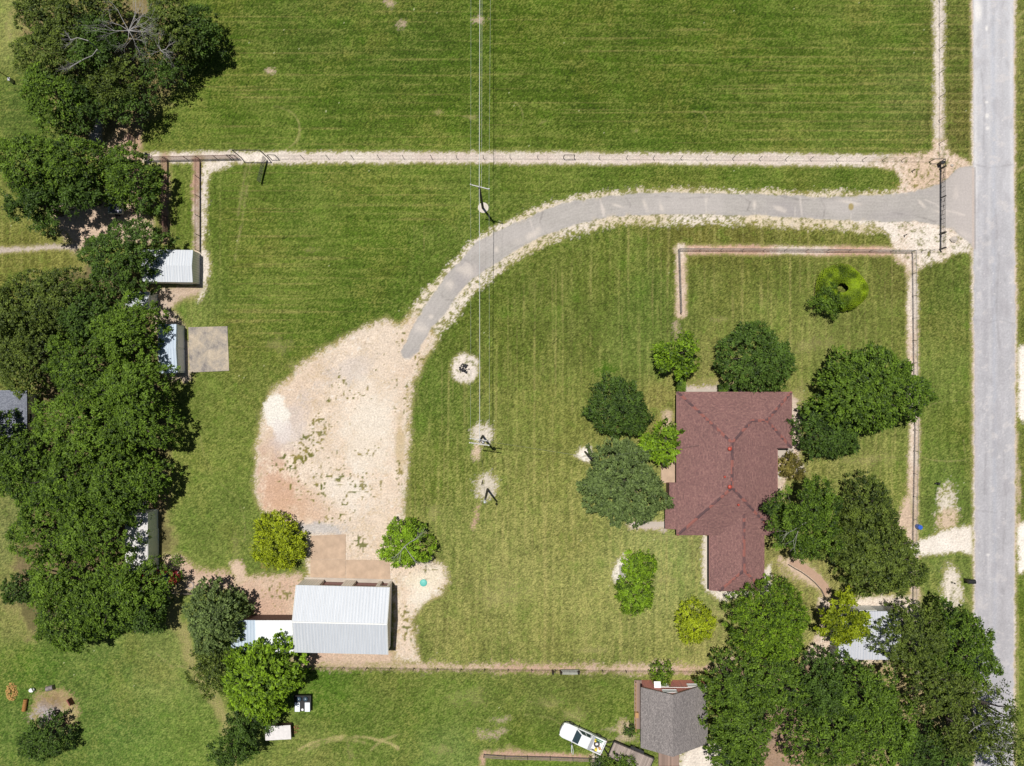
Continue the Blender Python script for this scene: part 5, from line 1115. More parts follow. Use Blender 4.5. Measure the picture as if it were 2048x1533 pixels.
# ---------------------------------------------------------------- concrete flatwork
def slab(name, pts, z, mat, label, cat='slab', z0=0.0):
    P = [G(x, y) for x, y in pts]; c = (sum(p[0] for p in P) / len(P), sum(p[1] for p in P) / len(P), 0)
    if sum((P[i][0] * P[(i + 1) % len(P)][1] - P[(i + 1) % len(P)][0] * P[i][1]) for i in range(len(P))) < 0: P = P[::-1]
    m = MB(); m.prism(P, z0, z); o = m.build(name, mat, None, bevel=.01, loc=c); return tag(o, label, cat)
slab('concrete_slab', [(377, 655), (455, 653), (458.5, 742), (380, 745.5)], .07, M_stainconc, 'square stained concrete slab beside the pale blue roofed shed')
slab('concrete_apron', [(621, 1072), (691.5, 1069), (691.5, 1118), (621, 1119)], .06, M_tanconc, 'upper left tan slab of the garage apron')
slab('concrete_apron', [(621, 1119.6), (691.5, 1118.6), (691.5, 1161), (621, 1158)], .06, M_tanconc, 'lower left tan slab of the garage apron touching the first garage door')
slab('concrete_apron', [(692.3, 1120), (779, 1121), (781, 1163), (692.3, 1160)], .06, M_tanconc, 'right hand tan slab of the garage apron in front of the second door')
slab('concrete_disc', [(966.5 + 10.6 * math.cos(a * .3142), 416 + 10.6 * math.sin(a * .3142)) for a in range(20)], .06, plain('pale_concrete', C(232, 222, 208), .9, var=.08, scale=1.5), 'round pale concrete disc at the foot of the upper power pole', 'slab')
slab('concrete_slab', [(1238, 1131), (1256, 1130), (1257, 1153), (1239, 1154)], .09, plain('grey_concrete', C(186, 182, 172), .9, var=.1), 'small grey concrete lid beside the lime tree pair')
def strip_poly(pts, hw):
    P = []; Q = []
    for i, (x, y) in enumerate(pts):
        a = pts[max(0, i - 1)]; b = pts[min(len(pts) - 1, i + 1)]; dx, dy = b[0] - a[0], b[1] - a[1]; l = math.hypot(dx, dy); P.append((x - dy / l * hw, y + dx / l * hw)); Q.append((x + dy / l * hw, y - dx / l * hw))
    return P + Q[::-1]
wk = [(1582, 1121), (1595, 1129), (1608, 1136), (1622, 1146), (1635, 1157), (1648, 1172), (1656, 1188)]
slab('garden_path', strip_poly(wk, 7.5), .06, plain('brown_concrete', C(196, 162, 138), .9, var=.1), 'curved brown concrete path south east of the brown roof', 'path')
slab('edging_board', strip_poly([(x - 6, y + 8) for x, y in wk], 1.0), .16, M_bark, 'dark edging board along the curved brown path', 'edging')
slab('house_path', strip_poly([(1372, 782.5), (1440, 782.5), (1480, 782.5)], 3.2), .06, M_concrete, 'straight concrete path along the top eave of the brown roof', 'path')
slab('house_path', strip_poly([(1415, 1073), (1416, 1182)], 4.0), .06, plain('white_concrete', C(236, 226, 206), .9, var=.08), 'white concrete strip along the west wall of the south wing', 'path')
slab('house_path', strip_poly([(1264, 1049), (1330, 1049)], 5.0), .06, M_concrete, 'short concrete path under the grey green tree by the brown roof', 'path')

# ---------------------------------------------------------------- fences and gates
def place_posts(t, xs, h, r, mat, name='post', n=6):
    base = None
    for (px, py) in xs:
        x, y = G(px, py)
        if base is None:
            m = MB(); m.tube((0, 0, 0), (0, 0, h), r, r, n); base = m.build(name, mat, t, world=False); o = base
        else:
            o = base.copy(); col.objects.link(o); o.parent = t
        o.location = (x - t.location[0], y - t.location[1], 0)
def fence(name, label, line, posts, h, pr, pm, wires, wm, wr, pick=0, pickr=.004, pickm=None, group=None, zt=None, part='wire'):
    x, y = G(*line[0]); t = thing(name, label, 'fence', (x, y, 0), group)
    place_posts(t, posts, h, pr, pm)
    m = MB(); P = [G(*p) for p in line]
    for z, rr in wires:
        for a, b in zip(P[:-1], P[1:]): m.tube((*a, z), (*b, z), rr, n=4, caps=False)
    m.build(part, wm, t)
    if pick:
        m = MB()
        for a, b in zip(P[:-1], P[1:]):
            L = math.hypot(b[0] - a[0], b[1] - a[1]); n = int(L / pick)
            for i in range(1, n): 
                x_, y_ = a[0] + (b[0] - a[0]) * i / n, a[1] + (b[1] - a[1]) * i / n; m.tube((x_, y_, .06), (x_, y_, (zt or h) - .04), pickr, n=3, caps=False)
        m.build('mesh_wire', pickm or wm, t)
    return t
def lerp_posts(a, b, n): return [(a[0] + (b[0] - a[0]) * i / n, a[1] + (b[1] - a[1]) * i / n) for i in range(n + 1)]
barb = [(z, .005) for z in (.35, .62, .9, 1.15, 1.35)]
tops = [600, 651, 701, 754, 804, 861, 912, 966, 1020, 1076, 1200, 1256, 1310, 1366, 1417, 1471, 1525, 1578, 1628, 1681, 1734, 1775, 1813]
fy = lambda x: np.interp(x, [480, 1100, 1500, 1870], [316.5, 316.5, 318.5, 322])
fence('wire_fence', 'long wire fence on thin steel posts between the top field and the driveway lawn', [(548, 316.5), (1128, 316.5), (1500, 318.5), (1860, 322)],
      [(1024 + (x - 1024) / 1.0143, fy(x)) for x in tops], 1.42, .034, M_tpost, barb, M_dwire, .01)
fence('wire_fence', 'roadside wire fence of the top field', [(1877, -110), (1877, 320)], [(1877, y) for y in (-100, -48, 2, 50, 100, 148, 196, 242, 288)], 1.42, .034, M_tpost, barb, M_dwire, .01)
fence('wire_fence', 'rusty mesh fence running left from the tall gate frame', [(297.5, 321), (480, 317)], lerp_posts((297.5, 321), (334, 320), 1)[:1] + [(336, 320), (375, 319.5), (399, 319), (434, 318), (466, 317.4)], 1.5, .045, M_rust,
      [(z, .014) for z in (.1, .3, .5, .7, .9, 1.1, 1.3)] + [(1.48, .03)], M_brownmesh, .01, .16, .007, M_brownmesh)
fence('wire_fence', 'left of two parallel rusty fences running down from the corner', [(334, 321), (335, 472)], [(334, 321 + k * 38) for k in range(4)] + [(335, 472)], 1.5, .045, M_rust,
      [(z, .014) for z in (.1, .3, .5, .7, .9, 1.1, 1.3)] + [(1.48, .03)], M_brownmesh, .01, .18, .007, M_brownmesh)
fence('wire_fence', 'right of two parallel rusty fences, the one ending at the ribbed white shed', [(399, 321), (399, 503)], [(399, 357), (399, 395), (399, 434), (399, 472), (399, 503)], 1.5, .045, M_rust,
      [(z, .014) for z in (.1, .3, .5, .7, .9, 1.1, 1.3)] + [(1.48, .03)], M_brownmesh, .01, .16, .007, M_brownmesh)
fence('wire_fence', 'rusty fence coming out from under the top left trees', [(266, 235), (269, 322), (275, 440)], [(266, 248), (267, 272), (268, 296), (270, 322), (271, 350), (273, 385), (275, 425)], 1.5, .045, M_rust,
      [(z, .014) for z in (.1, .4, .7, 1.0, 1.3)] + [(1.48, .03)], M_brownmesh, .01, .22, .006, M_brownmesh)
gp = thing('slatted_gate', 'closed slatted gate at the lower end of the left parallel fence', 'gate', (*G(334.5, 454), 0)); m = MB()
for k in range(9): m.tube((0, -1.15, .15 + k * .16), (0, 1.2, .15 + k * .16), .028, n=4)
m.tube((0, -1.15, .1), (0, -1.15, 1.5), .035); m.tube((0, 1.2, .1), (0, 1.2, 1.5), .035); o = m.build('gate_leaf', M_rust, gp, world=False); o.location = (.12, 0, 0)
# tall gate frame and the open gate
t = thing('tall_gate', 'tall black pipe gate frame with overhead bar on the left part of the field fence', 'gate', (*G(509, 316.5), 0)); xa_, ya_ = G(483, 316.4); xb_, yb_ = G(536, 316.4); X_, Y_ = t.location[0], t.location[1]
for x in (xa_, xb_):
    m = MB(); m.tube((x, ya_, 0), (x, ya_, 3.35), .06, n=8); m.build('post', M_black, t)
m = MB(); m.tube((xa_, ya_, 3.35), (xb_, ya_, 3.35), .055, n=8); m.build('crossbar', M_black, t)
def hbrace(px0, px1, py, h, label, mat=M_black):
    t = thing('brace_panel', label, 'fence', (*G((px0 + px1) / 2, py), 0)); a, b = G(px0, py), G(px1, py); m = MB()
    m.tube((*a, 0), (*a, h), .05, n=8); m.tube((*b, 0), (*b, h), .05, n=8); m.tube((*a, h - .02), (*b, h - .02), .04, n=8); m.build('pipe_frame', mat, t)
hbrace(460.5, 474.5, 317, 1.5, 'small black pipe brace left of the tall gate frame'); hbrace(541, 556, 317, 1.5, 'small black pipe brace right of the tall gate frame')
hbrace(1127, 1148, 316.6, 1.4, 'black pipe brace midway along the long field fence')
t = thing('open_gate', 'black tubular gate swung open below the tall gate frame', 'gate', (*G(533, 320), 0)); a, b = Vector((*G(533, 319), 0)), Vector((*G(521.5, 367), 0)); m = MB(); d = (b - a)
for k in range(6): m.tube(a + Vector((0, 0, .25 + .24 * k)), b + Vector((0, 0, .25 + .24 * k)), .022, n=5)
for q in (0, .33, .66, 1): m.tube(a + d * q + Vector((0, 0, .25)), a + d * q + Vector((0, 0, 1.45)), .026, n=5)
m.tube(a + Vector((0, 0, .25)), a + d * .33 + Vector((0, 0, 1.45)), .016, n=4); m.build('gate_leaf', M_black, t)
# roadside double gate over the driveway
t = thing('driveway_gate', 'black double pipe gate across the driveway mouth', 'gate', (*G(1879, 400), 0)); yt = [338.5, 394, 471]; gx_ = G(1879, 0)[0]
for y in (338.5, 469, 499.5):
    m = MB(); m.tube((gx_, G(0, y)[1], 0), (gx_, G(0, y)[1], 1.5), .10, n=10); m.build('post', M_black, t)
def leaf_panel(y0p, y1p, n=7, diag=True):
    y0_, y1_ = G(0, y0p)[1], G(0, y1p)[1]; m = MB()
    for z in (.2, .5, .8, 1.05, 1.32): m.tube((gx_, y0_, z), (gx_, y1_, z), .026, n=6)
    for k in range(n + 1): m.tube((gx_, y0_ + (y1_ - y0_) * k / n, .2), (gx_, y0_ + (y1_ - y0_) * k / n, 1.32), .024, n=5)
    if diag: m.tube((gx_, y0_, 1.32), (gx_, y0_ + (y1_ - y0_) * .75, .2), .018, n=4)
    return m
leaf_panel(340.5, 396.5, 6).build('gate_leaf', M_black, t); m = leaf_panel(398, 467, 8); m.build('gate_leaf', M_black, t); leaf_panel(471, 498, 2, False).build('side_panel', M_black, t)
m = MB(); m.box(gx_ + .05, G(0, 397)[1], .1, 1.42, .1, .12); m.build('latch', M_black, t)
t = thing('pipe_brace', 'six sided black pipe brace at the corner above the driveway gate', 'fence', (*G(1868, 325), 0)); m = MB()
pq = [(1858, 324.5), (1869, 324.5), (1879, 324.5)]
for p in pq[::2]: m.tube((*G(*p), 0), (*G(*p), 1.4), .05, n=8)
m.tube((*G(*pq[0]), 1.38), (*G(*pq[2]), 1.38), .045, n=8); m.tube((*G(1879, 324.5), 1.38), (*G(1879, 338), 1.38), .04, n=6); m.tube((*G(1879, 331), 0), (*G(1879, 331), 1.38), .05, n=6); m.tube((*G(1879, 326), .2), (*G(1879, 338), 1.2), .03, n=5)
m.build('pipe_frame', M_black, t)
m = MB(); x, y = G(1876, 330); m.box(x, y, 0, .9, .3, .3); m.box(x, y, .9, 1.25, .45, .34); o = m.build('gate_opener', M_black, None, bevel=.02, loc=(x, y, 0)); tag(o, 'squat black gate opener box at the upper end of the driveway gate', 'gate opener')
for px, py, lb in ((1823.5, 343, 'short black steel marker post on the weedy gravel above the driveway'), (1807.5, 472, 'short black steel marker post on the bare ground below the driveway')):
    m = MB(); x, y = G(px, py); m.tube((x, y, 0), (x, y, .7), .06, n=8); m.lathe([(.075, .7), (.075, .76), (.03, .8)], x, y, 8); o = m.build('marker_post', M_black, None, loc=(x, y, 0)); tag(o, lb, 'post')
# chain link
CL = [(z, .006) for z in (.15, .3, .45, .6, .75, .9, 1.05)] + [(1.2, .028), (.04, .01)]
fence('chain_link_fence', 'chain link fence along the top of the front lawn', [(1356, 500.5), (1590, 501.5), (1823, 504)], lerp_posts((1356, 500.5), (1823, 504), 11), 1.22, .028, M_tpost, CL, M_galv, .01, .14, .004, M_galv, part='rail')
fence('chain_link_fence', 'short chain link fence running down the west side of the front lawn', [(1356, 500.5), (1360, 627)], lerp_posts((1356, 500.5), (1360, 627), 3), 1.22, .028, M_tpost, CL, M_galv, .01, .14, .004, M_galv, part='rail')
fence('chain_link_fence', 'chain link fence parallel to the road east of the house', [(1823, 504), (1825, 700), (1828, 860), (1824, 1060), (1824, 1250), (1826, 1400)], lerp_posts((1823, 504), (1826, 860), 8) + lerp_posts((1826, 902), (1824, 1400), 11), 1.22, .03, M_tpost, CL, M_galv, .01, .14, .0045, M_galv, part='rail')
fence('wire_fence', 'thin wire fence between the gate post and the chain link corner', [(1825, 503), (1876, 503)], [(1842, 503.5), (1859, 503)], 1.3, .03, M_tpost, barb, M_dwire, .01)
fence('wire_fence', 'weedy old wire fence along the lower boundary of the lawn', [(628, 1333), (900, 1337), (1240, 1340), (1470, 1342)], [(640 + i * 47, np.interp(640 + i * 47, [628, 900, 1240, 1470], [1333, 1337, 1340, 1342])) for i in range(18)], 1.15, .045, M_bark, [(z, .008) for z in (.3, .6, .9, 1.1)], M_rust, .01, .3, .005, M_rust)
fence('board_fence', 'low grey board fence at the bottom edge left of the white pickup', [(968, 1508), (1010, 1511), (1100, 1513), (1190, 1516)], [(968, 1508), (1010, 1511), (1055, 1512), (1100, 1513), (1145, 1515), (1190, 1516)], 1.1, .05, M_bark, [(.35, .045), (.7, .045), (1.0, .05)], plain('weathered_board', C(158, 142, 132), .9, var=.2), .01, part='rail')
fence('wire_fence', 'old fence half hidden between the wood and the lower left yard', [(292, 905), (297, 1010)], [(292, 905), (294, 950), (297, 1000)], 1.4, .04, M_galv, [(.3, .02), (.8, .02), (1.35, .03)], M_galv, .01, part='rail')
fence('wire_fence', 'low rail fence between the red car and the willowy tree', [(345, 1183), (400, 1186), (440, 1183)], lerp_posts((345, 1183), (440, 1184), 5), 1.0, .05, M_bark, [(.4, .025), (.9, .035)], plain('weathered_board', (.3, .3, .3), .9), .01, part='rail')
# ---------------------------------------------------------------- power poles and wires
def catenary(a, b, sag, n=14):
    return [a + (b - a) * (i / n) + Vector((0, 0, -4 * sag * (i / n) * (1 - i / n))) for i in range(n + 1)]
def pole(px, py, h, label, arms=(), r=.16):
    x, y = G(px, py); t = thing('power_pole', label, 'pole', (x, y, 0)); m = MB(); m.tube((x, y, 0), (x, y, h), r, r * .72, 10); m.build('pole', M_pole, t, smooth=False)
    ends = []
    for (z, L, ang, off) in arms:
        m = MB(); dx, dy = math.cos(R(ang)) * L / 2, math.sin(R(ang)) * L / 2; ox, oy = -math.sin(R(ang)) * off, math.cos(R(ang)) * off
        m.box(x + ox, y + oy, z - .06, z + .06, L, .1, R(ang)); m.build('crossarm', M_arm, t)
        for q in (-.92, .92):
            i_ = MB(); i_.lathe([(.03, z + .06), (.06, z + .12), (.045, z + .2), (.07, z + .24), (.03, z + .3)], x + ox + dx * q, y + oy + dy * q, 8); i_.build('insulator', M_white, t)
            ends.append(Vector((x + ox + dx * q, y + oy + dy * q, z + .3)))
    return t, Vector((x, y, h)), ends
P1, top1, e1 = pole(965.7, 416.5, 10.4, 'tall power pole with one crossarm beside the curve of the driveway', [(10.1, 2.3, -14, .16)])
P2, top2, e2 = pole(965.5, 872.4, 9.6, 'power pole with double crossarm on the middle lawn', [(9.2, 2.35, -8, .18), (9.2, 2.35, -8, -.30)])
x, y = top2.x, top2.y
m = MB(); m.lathe([(.16, 7.7), (.2, 7.75), (.2, 8.4), (.16, 8.48), (.05, 8.5)], x + .34, y - .16, 12); m.build('transformer', M_galv, P2, smooth=True)
m = MB(); m.tube((x + .9, y + .1, 8.9), (x + .9, y + .1, 9.7), .04, n=6); m.tube((x + .2, y + .15, 8.9), (x + .2, y + .15, 9.9), .04, n=6); m.build('fuse_cutout', M_black, P2)
P3, top3, _ = pole(975.2, 979, 8.6, 'power pole with a small grey lamp at its top on the lower middle lawn')
m = MB(); m.lathe([(.06, 8.45), (.15, 8.55), (.17, 8.75), (.1, 8.95), (.02, 9.0)], top3.x - .05, top3.y - .3, 12); m.tube((top3.x, top3.y, 8.4), (top3.x - .05, top3.y - .3, 8.5), .03); m.build('lamp', plain('lamp_housing', (.7, .72, .74), .3, .3, var=.03), P3)
P4, top4, _ = pole(1170, 904, 8.2, 'power pole standing on white gravel at the grey green tree', r=.13)
m = MB(); x, y = G(965, 961); m.tube((x, y, 0), (x - .12, y - .5, 1.3), .04, n=6); o = m.build('stake', M_bark, None, loc=(x, y, 0)); tag(o, 'short leaning stake on the pale patch above the pole with the lamp', 'stake')
def wire(label, a, b, r, mat, sag=.35, n=16):
    m = MB(); m.path(catenary(a, b, sag, n), r, 5); o = m.build('power_line', mat, None, loc=tuple(a)); tag(o, label, 'wire', 'overhead power lines')
N = Vector
xp, yp = G(960, -420, 10.6); P0, top0, e0 = pole(1024 + xp * PPM, 766.5 - yp * PPM, 10.6, 'power pole beyond the top edge that carries the lines on over the field', [(10.3, 2.3, -4, .16)])
def north(px_top): return N((*G(px_top, -420, 10.6), 10.6))
wire('bright thick power line running from the upper pole over the top field', top1 + N((-.02, 0, .05)), north(960), .034, M_wire, .5)
wire('thinner bright line just right of the thick line over the top field', top1 + N((.22, .1, -.25)), north(964), .010, M_wire, .7)
wire('faint leftmost power line over the top field', e1[0], north(941), .0065, M_wire, .7)
wire('faint rightmost power line over the top field', e1[1], north(983), .0065, M_wire, .7)
wire('thick power line between the two crossarm poles', top1 + N((-.02, 0, -.05)), top2 + N((0, 0, .05)), .032, M_wire, .5)
wire('faint line from the left crossarm end of the upper pole to the double crossarm', e1[0], e2[0], .0065, M_wire, .5)
wire('faint line from the right crossarm end of the upper pole to the double crossarm', e1[1], e2[1], .0065, M_wire, .5)
wire('faint line between the double crossarm pole and the pole with the lamp', top2 + N((0, 0, -1.2)), top3 + N((0, 0, -.3)), .009, M_dwire, .3)
wire('thin service line from the double crossarm pole towards the brown roofed house', top2 + N((0, 0, -1.6)), top4 + N((0, 0, -.2)), .014, M_dwire, .5)
wire('thin service line from the pole in the grey green tree to the brown roof', top4 + N((0, 0, -.3)), N((22.5, -7.5, 3.9)), .014, M_dwire, .2)

# ---------------------------------------------------------------- vehicles
M_carwhite = plain('white_car_paint', (.70, .71, .72), .25, var=.03); M_carred = plain('dark_red_car_paint', (.22, .012, .016), .25, var=.1)
M_trim = plain('dark_trim', (.03, .03, .032), .5, var=.1); M_wheelrim = plain('wheel_rim', (.4, .4, .41), .35, .7, var=.1); M_lamp = plain('lamp_lens', (.6, .6, .58), .15, var=.05); M_tail = plain('tail_lens', (.45, .03, .02), .2, var=.05)
def wheel(t, x, y, r=.39, w_=.25):
    m = MB(); n = 20; side = 1 if y > 0 else -1
    prof = [(r * .6, -w_/2), (r * .94, -w_/2), (r, -w_/2 + .04), (r, w_/2 - .04), (r * .94, w_/2), (r * .6, w_/2)]
    P = [(x + q * math.cos(2 * math.pi * i / n), y + v, r + q * math.sin(2 * math.pi * i / n)) for q, v in prof for i in range(n)]
    m.add(P, [(j * n + i, j * n + (i + 1) % n, (j + 1) * n + (i + 1) % n, (j + 1) * n + i) for j in range(5) for i in range(n)] + [(5 * n + i, 5 * n + (i + 1) % n, (i + 1) % n, i) for i in range(n)])
    tr = m.build('wheel', M_rubber, t, world=False); g = MB(); g.tube((x, y - w_ * .42, r), (x, y + w_ * .42, r), r * .6, n=16); g.build('rim', M_wheelrim, tr, world=False); return tr
def half_plan(pts): return pts + [(x, -y) for x, y in reversed(pts) if y > 1e-6]
def car_windows(t, low, high, zl, zh, zsill):
    """greenhouse from a low plan rectangle to a high one: glass panels lie 6 mm proud of the pillars"""
    (xr, xf, yl), (xr2, xf2, yh) = low, high
    def panel(name, P):
        P = [Vector(p) for p in P]; nn = (P[1] - P[0]).cross(P[2] - P[0]).normalized(); m = MB(); m.hexa([p - nn * .01 for p in P], [p + nn * .006 for p in P]); return m.build(name, M_glass, t, world=False)
    def mixp(a, b, f): return Vector(a) * (1 - f) + Vector(b) * f
    A_, B_ = (xf, yl, zl), (xf, -yl, zl); C2, D2 = (xf2, -yh, zh), (xf2, yh, zh)
    panel('windshield', [mixp(mixp(A_, B_, .06), mixp(D2, C2, .06), .06), mixp(mixp(B_, A_, .06), mixp(C2, D2, .06), .06), mixp(mixp(B_, A_, .08), mixp(C2, D2, .08), .93), mixp(mixp(A_, B_, .08), mixp(D2, C2, .08), .93)][::-1])
    A_, B_ = (xr, yl, zl), (xr, -yl, zl); C2, D2 = (xr2, -yh, zh), (xr2, yh, zh)
    panel('rear_window', [mixp(mixp(A_, B_, .12), mixp(D2, C2, .12), .2), mixp(mixp(B_, A_, .12), mixp(C2, D2, .12), .2), mixp(mixp(B_, A_, .12), mixp(C2, D2, .12), .85), mixp(mixp(A_, B_, .12), mixp(D2, C2, .12), .85)])
    for s in (1, -1):
        a0, a1 = (xr, s * yl, zl), (xf, s * yl, zl); b0, b1 = (xr2, s * yh, zh), (xf2, s * yh, zh)
        for u0, u1 in ((.10, .44), (.50, .92)):
            q = [mixp(mixp(a0, a1, u0), mixp(b0, b1, u0), .12), mixp(mixp(a0, a1, u1), mixp(b0, b1, u1), .12), mixp(mixp(a0, a1, u1), mixp(b0, b1, u1), .86), mixp(mixp(a0, a1, u0), mixp(b0, b1, u0), .86)]
            panel('side_window', q if s < 0 else q[::-1])
def pickup():
    x, y = G(1165, 1477.5, 1.0); t = thing('pickup_truck', 'white pickup truck with its driver door open and a loaded bed', 'pickup truck', (x, y, 0)); t.rotation_euler = (0, 0, R(155.9))
    fr = half_plan([(-.95, .96), (2.25, .96), (2.55, .90), (2.78, .68), (2.88, .35)]); m = MB(); m.prism([(a, -b) for a, b in fr], .42, .98)
    m.hexa([(-.95, -.94, .98), (2.6, -.86, .98), (2.6, .86, .98), (-.95, .94, .98)], [(-.9, -.86, 1.12), (2.38, -.72, 1.07), (2.38, .72, 1.07), (-.9, .86, 1.12)])
    m.prism([(-2.86, -.95), (-.96, -.95), (-.96, .95), (-2.86, .95)], .45, .68)
    for s in (-1, 1): m.box(-1.91, s * .90, .68, 1.16, 1.9, .12)
    m.box(-2.81, 0, .68, 1.14, .09, 1.66); m.box(-.99, 0, .68, 1.18, .08, 1.66)
    low, high = (-.95, 1.15, .90), (-.78, .38, .70); m.hexa([(low[0], -low[2], 1.12), (low[1], -low[2], 1.12), (low[1], low[2], 1.12), (low[0], low[2], 1.12)], [(high[0], -high[2], 1.80), (high[1], -high[2], 1.80), (high[1], high[2], 1.80), (high[0], high[2], 1.80)])
    m.build('body', M_carwhite, t, world=False, bevel=.04); car_windows(t, low, high, 1.12, 1.80, 1.1)
    for xx in (1.85, -1.85):
        for s in (-1, 1): wheel(t, xx, s * .90)
    for s in (-1, 1):
        h = MB(); h.box(2.66, s * .72, .68, .88, .22, .26, -s * .5); h.build('headlight', M_lamp, t, world=False); b = MB(); b.box(-2.87, s * .86, .75, 1.08, .05, .14); b.build('tail_light', M_tail, t, world=False)
        r_ = MB(); r_.tube((.95, s * .9, 1.12), (1.0, s * 1.06, 1.15), .02); r_.box(1.0, s * 1.13, 1.08, 1.26, .08, .2); r_.build('mirror', M_trim, t, world=False)
    b = MB(); b.prism([(2.80, -.55), (2.97, -.2), (2.97, .2), (2.80, .55), (2.62, .86), (2.56, .86), (2.56, -.86), (2.62, -.86)], .40, .58); b.build('bumper', M_trim, t, world=False)
    b = MB(); b.box(-2.95, 0, .48, .64, .16, 1.7); b.build('bumper', M_galv, t, world=False)
    tb = MB(); tb.box(-1.22, 0, .98, 1.20, .34, 1.86); tb.build('tool_box', plain('aluminium_box', (.45, .46, .48), .4, .6, var=.06), t, world=False, bevel=.02)
    d = MB(); a = R(70); dx, dy = -math.sin(a - math.pi/2) , 0
    hx, hy = 1.05, .97; ux, uy = math.cos(R(90 + 22)), math.sin(R(90 + 22)); nx, ny = -uy * .05, ux * .05; L = 1.25
    lo = [(hx, hy, .5), (hx + ux * L, hy + uy * L, .5), (hx + ux * L + nx, hy + uy * L + ny, .5), (hx + nx, hy + ny, .5)]; d.hexa(lo, [(a_, b_, 1.12) for a_, b_, _ in lo])
    lo2 = [(hx + ux * .1, hy + uy * .1, 1.12), (hx + ux * L, hy + uy * L, 1.12), (hx + ux * L + nx, hy + uy * L + ny, 1.12), (hx + ux * .1 + nx, hy + uy * .1 + ny, 1.12)]
    d.tube((hx + ux * .12, hy + uy * .12, 1.12), (hx + ux * .65 - .14, hy + uy * .65 - .1, 1.70), .03); d.tube((hx + ux * L, hy + uy * L, 1.12), (hx + ux * L - .14, hy + uy * L - .12, 1.70), .03); d.tube((hx + ux * .65 - .14, hy + uy * .65 - .1, 1.70), (hx + ux * L - .14, hy + uy * L - .12, 1.70), .03)
    d.build('door', M_carwhite, t, world=False)
    mi = MB(); mi.box(hx + ux * .25 + .16, hy + uy * .25, 1.1, 1.26, .2, .1); mi.build('mirror', M_trim, t, world=False)
    Mw = t.matrix_basis if False else None
    ca, sa = math.cos(R(155.9)), math.sin(R(155.9)); W = lambda u, v: (x + u * ca - v * sa, y + u * sa + v * ca)
    def cargo(name, label, cat, m, mat, bevel=0): o = m.build(name, mat, None, bevel=bevel, loc=(*W(0, 0), .69)); tag(o, label, cat)
    m = MB(); cx, cy = W(-1.95, .0); n = 24
    for k, (r0, z0_, z1_) in enumerate([(.37, .72, .94)]):
        prof = [(.2, .73), (.33, .71), (.38, .78), (.38, .88), (.33, .95), (.2, .93)]; P = [(cx + q * math.cos(2 * math.pi * i / n), cy + q * math.sin(2 * math.pi * i / n), z) for q, z in prof for i in range(n)]
        m.add(P, [(j * n + i, j * n + (i + 1) % n, (j + 1) * n + (i + 1) % n, (j + 1) * n + i) for j in range(5) for i in range(n)] + [(5 * n + i, 5 * n + (i + 1) % n, (i + 1) % n, i) for i in range(n)])
    cargo('tyre', 'dark round tyre lying in the middle of the pickup bed', 'tyre', m, plain('worn_rubber', (.06, .05, .05), .8, var=.3))
    m = MB(); m.lathe([(.16, .69), (.18, 1.0), (.15, 1.02)], *W(-2.1, .6), 14); cargo('bucket', 'yellow bucket in the pickup bed', 'bucket', m, plain('yellow_plastic', (.75, .55, .04), .5, var=.1))
    m = MB(); m.box(*W(-1.7, -.35), .69, .76, .5, .35, 2.2); m.lathe([(.1, .76), (.12, .95), (.06, 1.0)], *W(-1.62, -.3), 10); cargo('jug', 'yellow jug near the tool box in the pickup bed', 'jug', m, plain('yellow_plastic', (.75, .55, .04), .5), .01)
    m = MB(); m.tube((*W(-2.6, -.55), .75), (*W(-1.5, -.6), .78), .06, n=8); m.tube((*W(-2.5, -.35), .75), (*W(-1.6, -.45), .8), .05, n=8); cargo('hose', 'green garden hose along the side of the pickup bed', 'hose', m, plain('green_rubber', (.02, .16, .06), .5, var=.2))
    m = MB(); m.box(*W(-2.5, .35), .69, .82, .38, .3, 1.9); cargo('wooden_box', 'small brown wooden box at the tailgate of the pickup bed', 'box', m, M_pinewood, .01)
pickup()
def flat_trailer():
    x0_, y0_ = G(1222, 1498, .6); ang = R(180 - 23); ux, uy = -math.cos(ang), -math.sin(ang) ; ux, uy = math.cos(R(-23)), math.sin(R(-23)); L = 5.4; x, y = x0_ + ux * L / 2, y0_ + uy * L / 2
    t = thing('flat_trailer', 'black framed flatbed trailer with a bare wood deck hitched behind the pickup', 'trailer', (x, y, 0)); t.rotation_euler = (0, 0, R(157))
    m = MB(); 
    m2 = MB(); m2.box(0, 0, .56, .60, L - .1, 1.98); dk = m2.build('deck', planks('grey_deck_boards', C(176, 160, 150), .18, .5), t, world=False)
    for s in (-1, 1): m.box(0, s * 1.03, .46, .70, L, .08); m.tube((-L/2, s * 1.03, .95), (L/2, s * 1.03, .95), .03, n=5); [m.tube((u, s * 1.03, .68), (u, s * 1.03, .95), .025, n=5) for u in (-L/2 + .03, -L/4, 0, L/4, L/2 - .03)]
    m.box(L/2, 0, .46, .68, .08, 2.14); m.box(-L/2, 0, .46, .66, .08, 2.14)
    m.tube((L/2, .9, .5), (L/2 + 1.35, 0, .5), .05, n=6); m.tube((L/2, -.9, .5), (L/2 + 1.35, 0, .5), .05, n=6); m.tube((L/2, 0, .5), (L/2 + 1.4, 0, .5), .05, n=6); m.build('frame', M_black, t, world=False)
    for u in (-.75, .1):
        for s in (-1, 1): wheel(t, u, s * 1.22, .34, .2)
    for s in (-1, 1):
        f = MB(); f.box(-.32, s * 1.22, .72, .76, 1.75, .3); f.box(.55, s * 1.22, .5, .72, .03, .3); f.box(-1.19, s * 1.22, .5, .72, .03, .3); f.build('fender', M_black, t, world=False)
    j = MB(); j.tube((L/2 + 1.1, .0, .1), (L/2 + 1.1, .0, .95), .04, n=6); j.build('jack', M_galv, t, world=False)
flat_trailer()
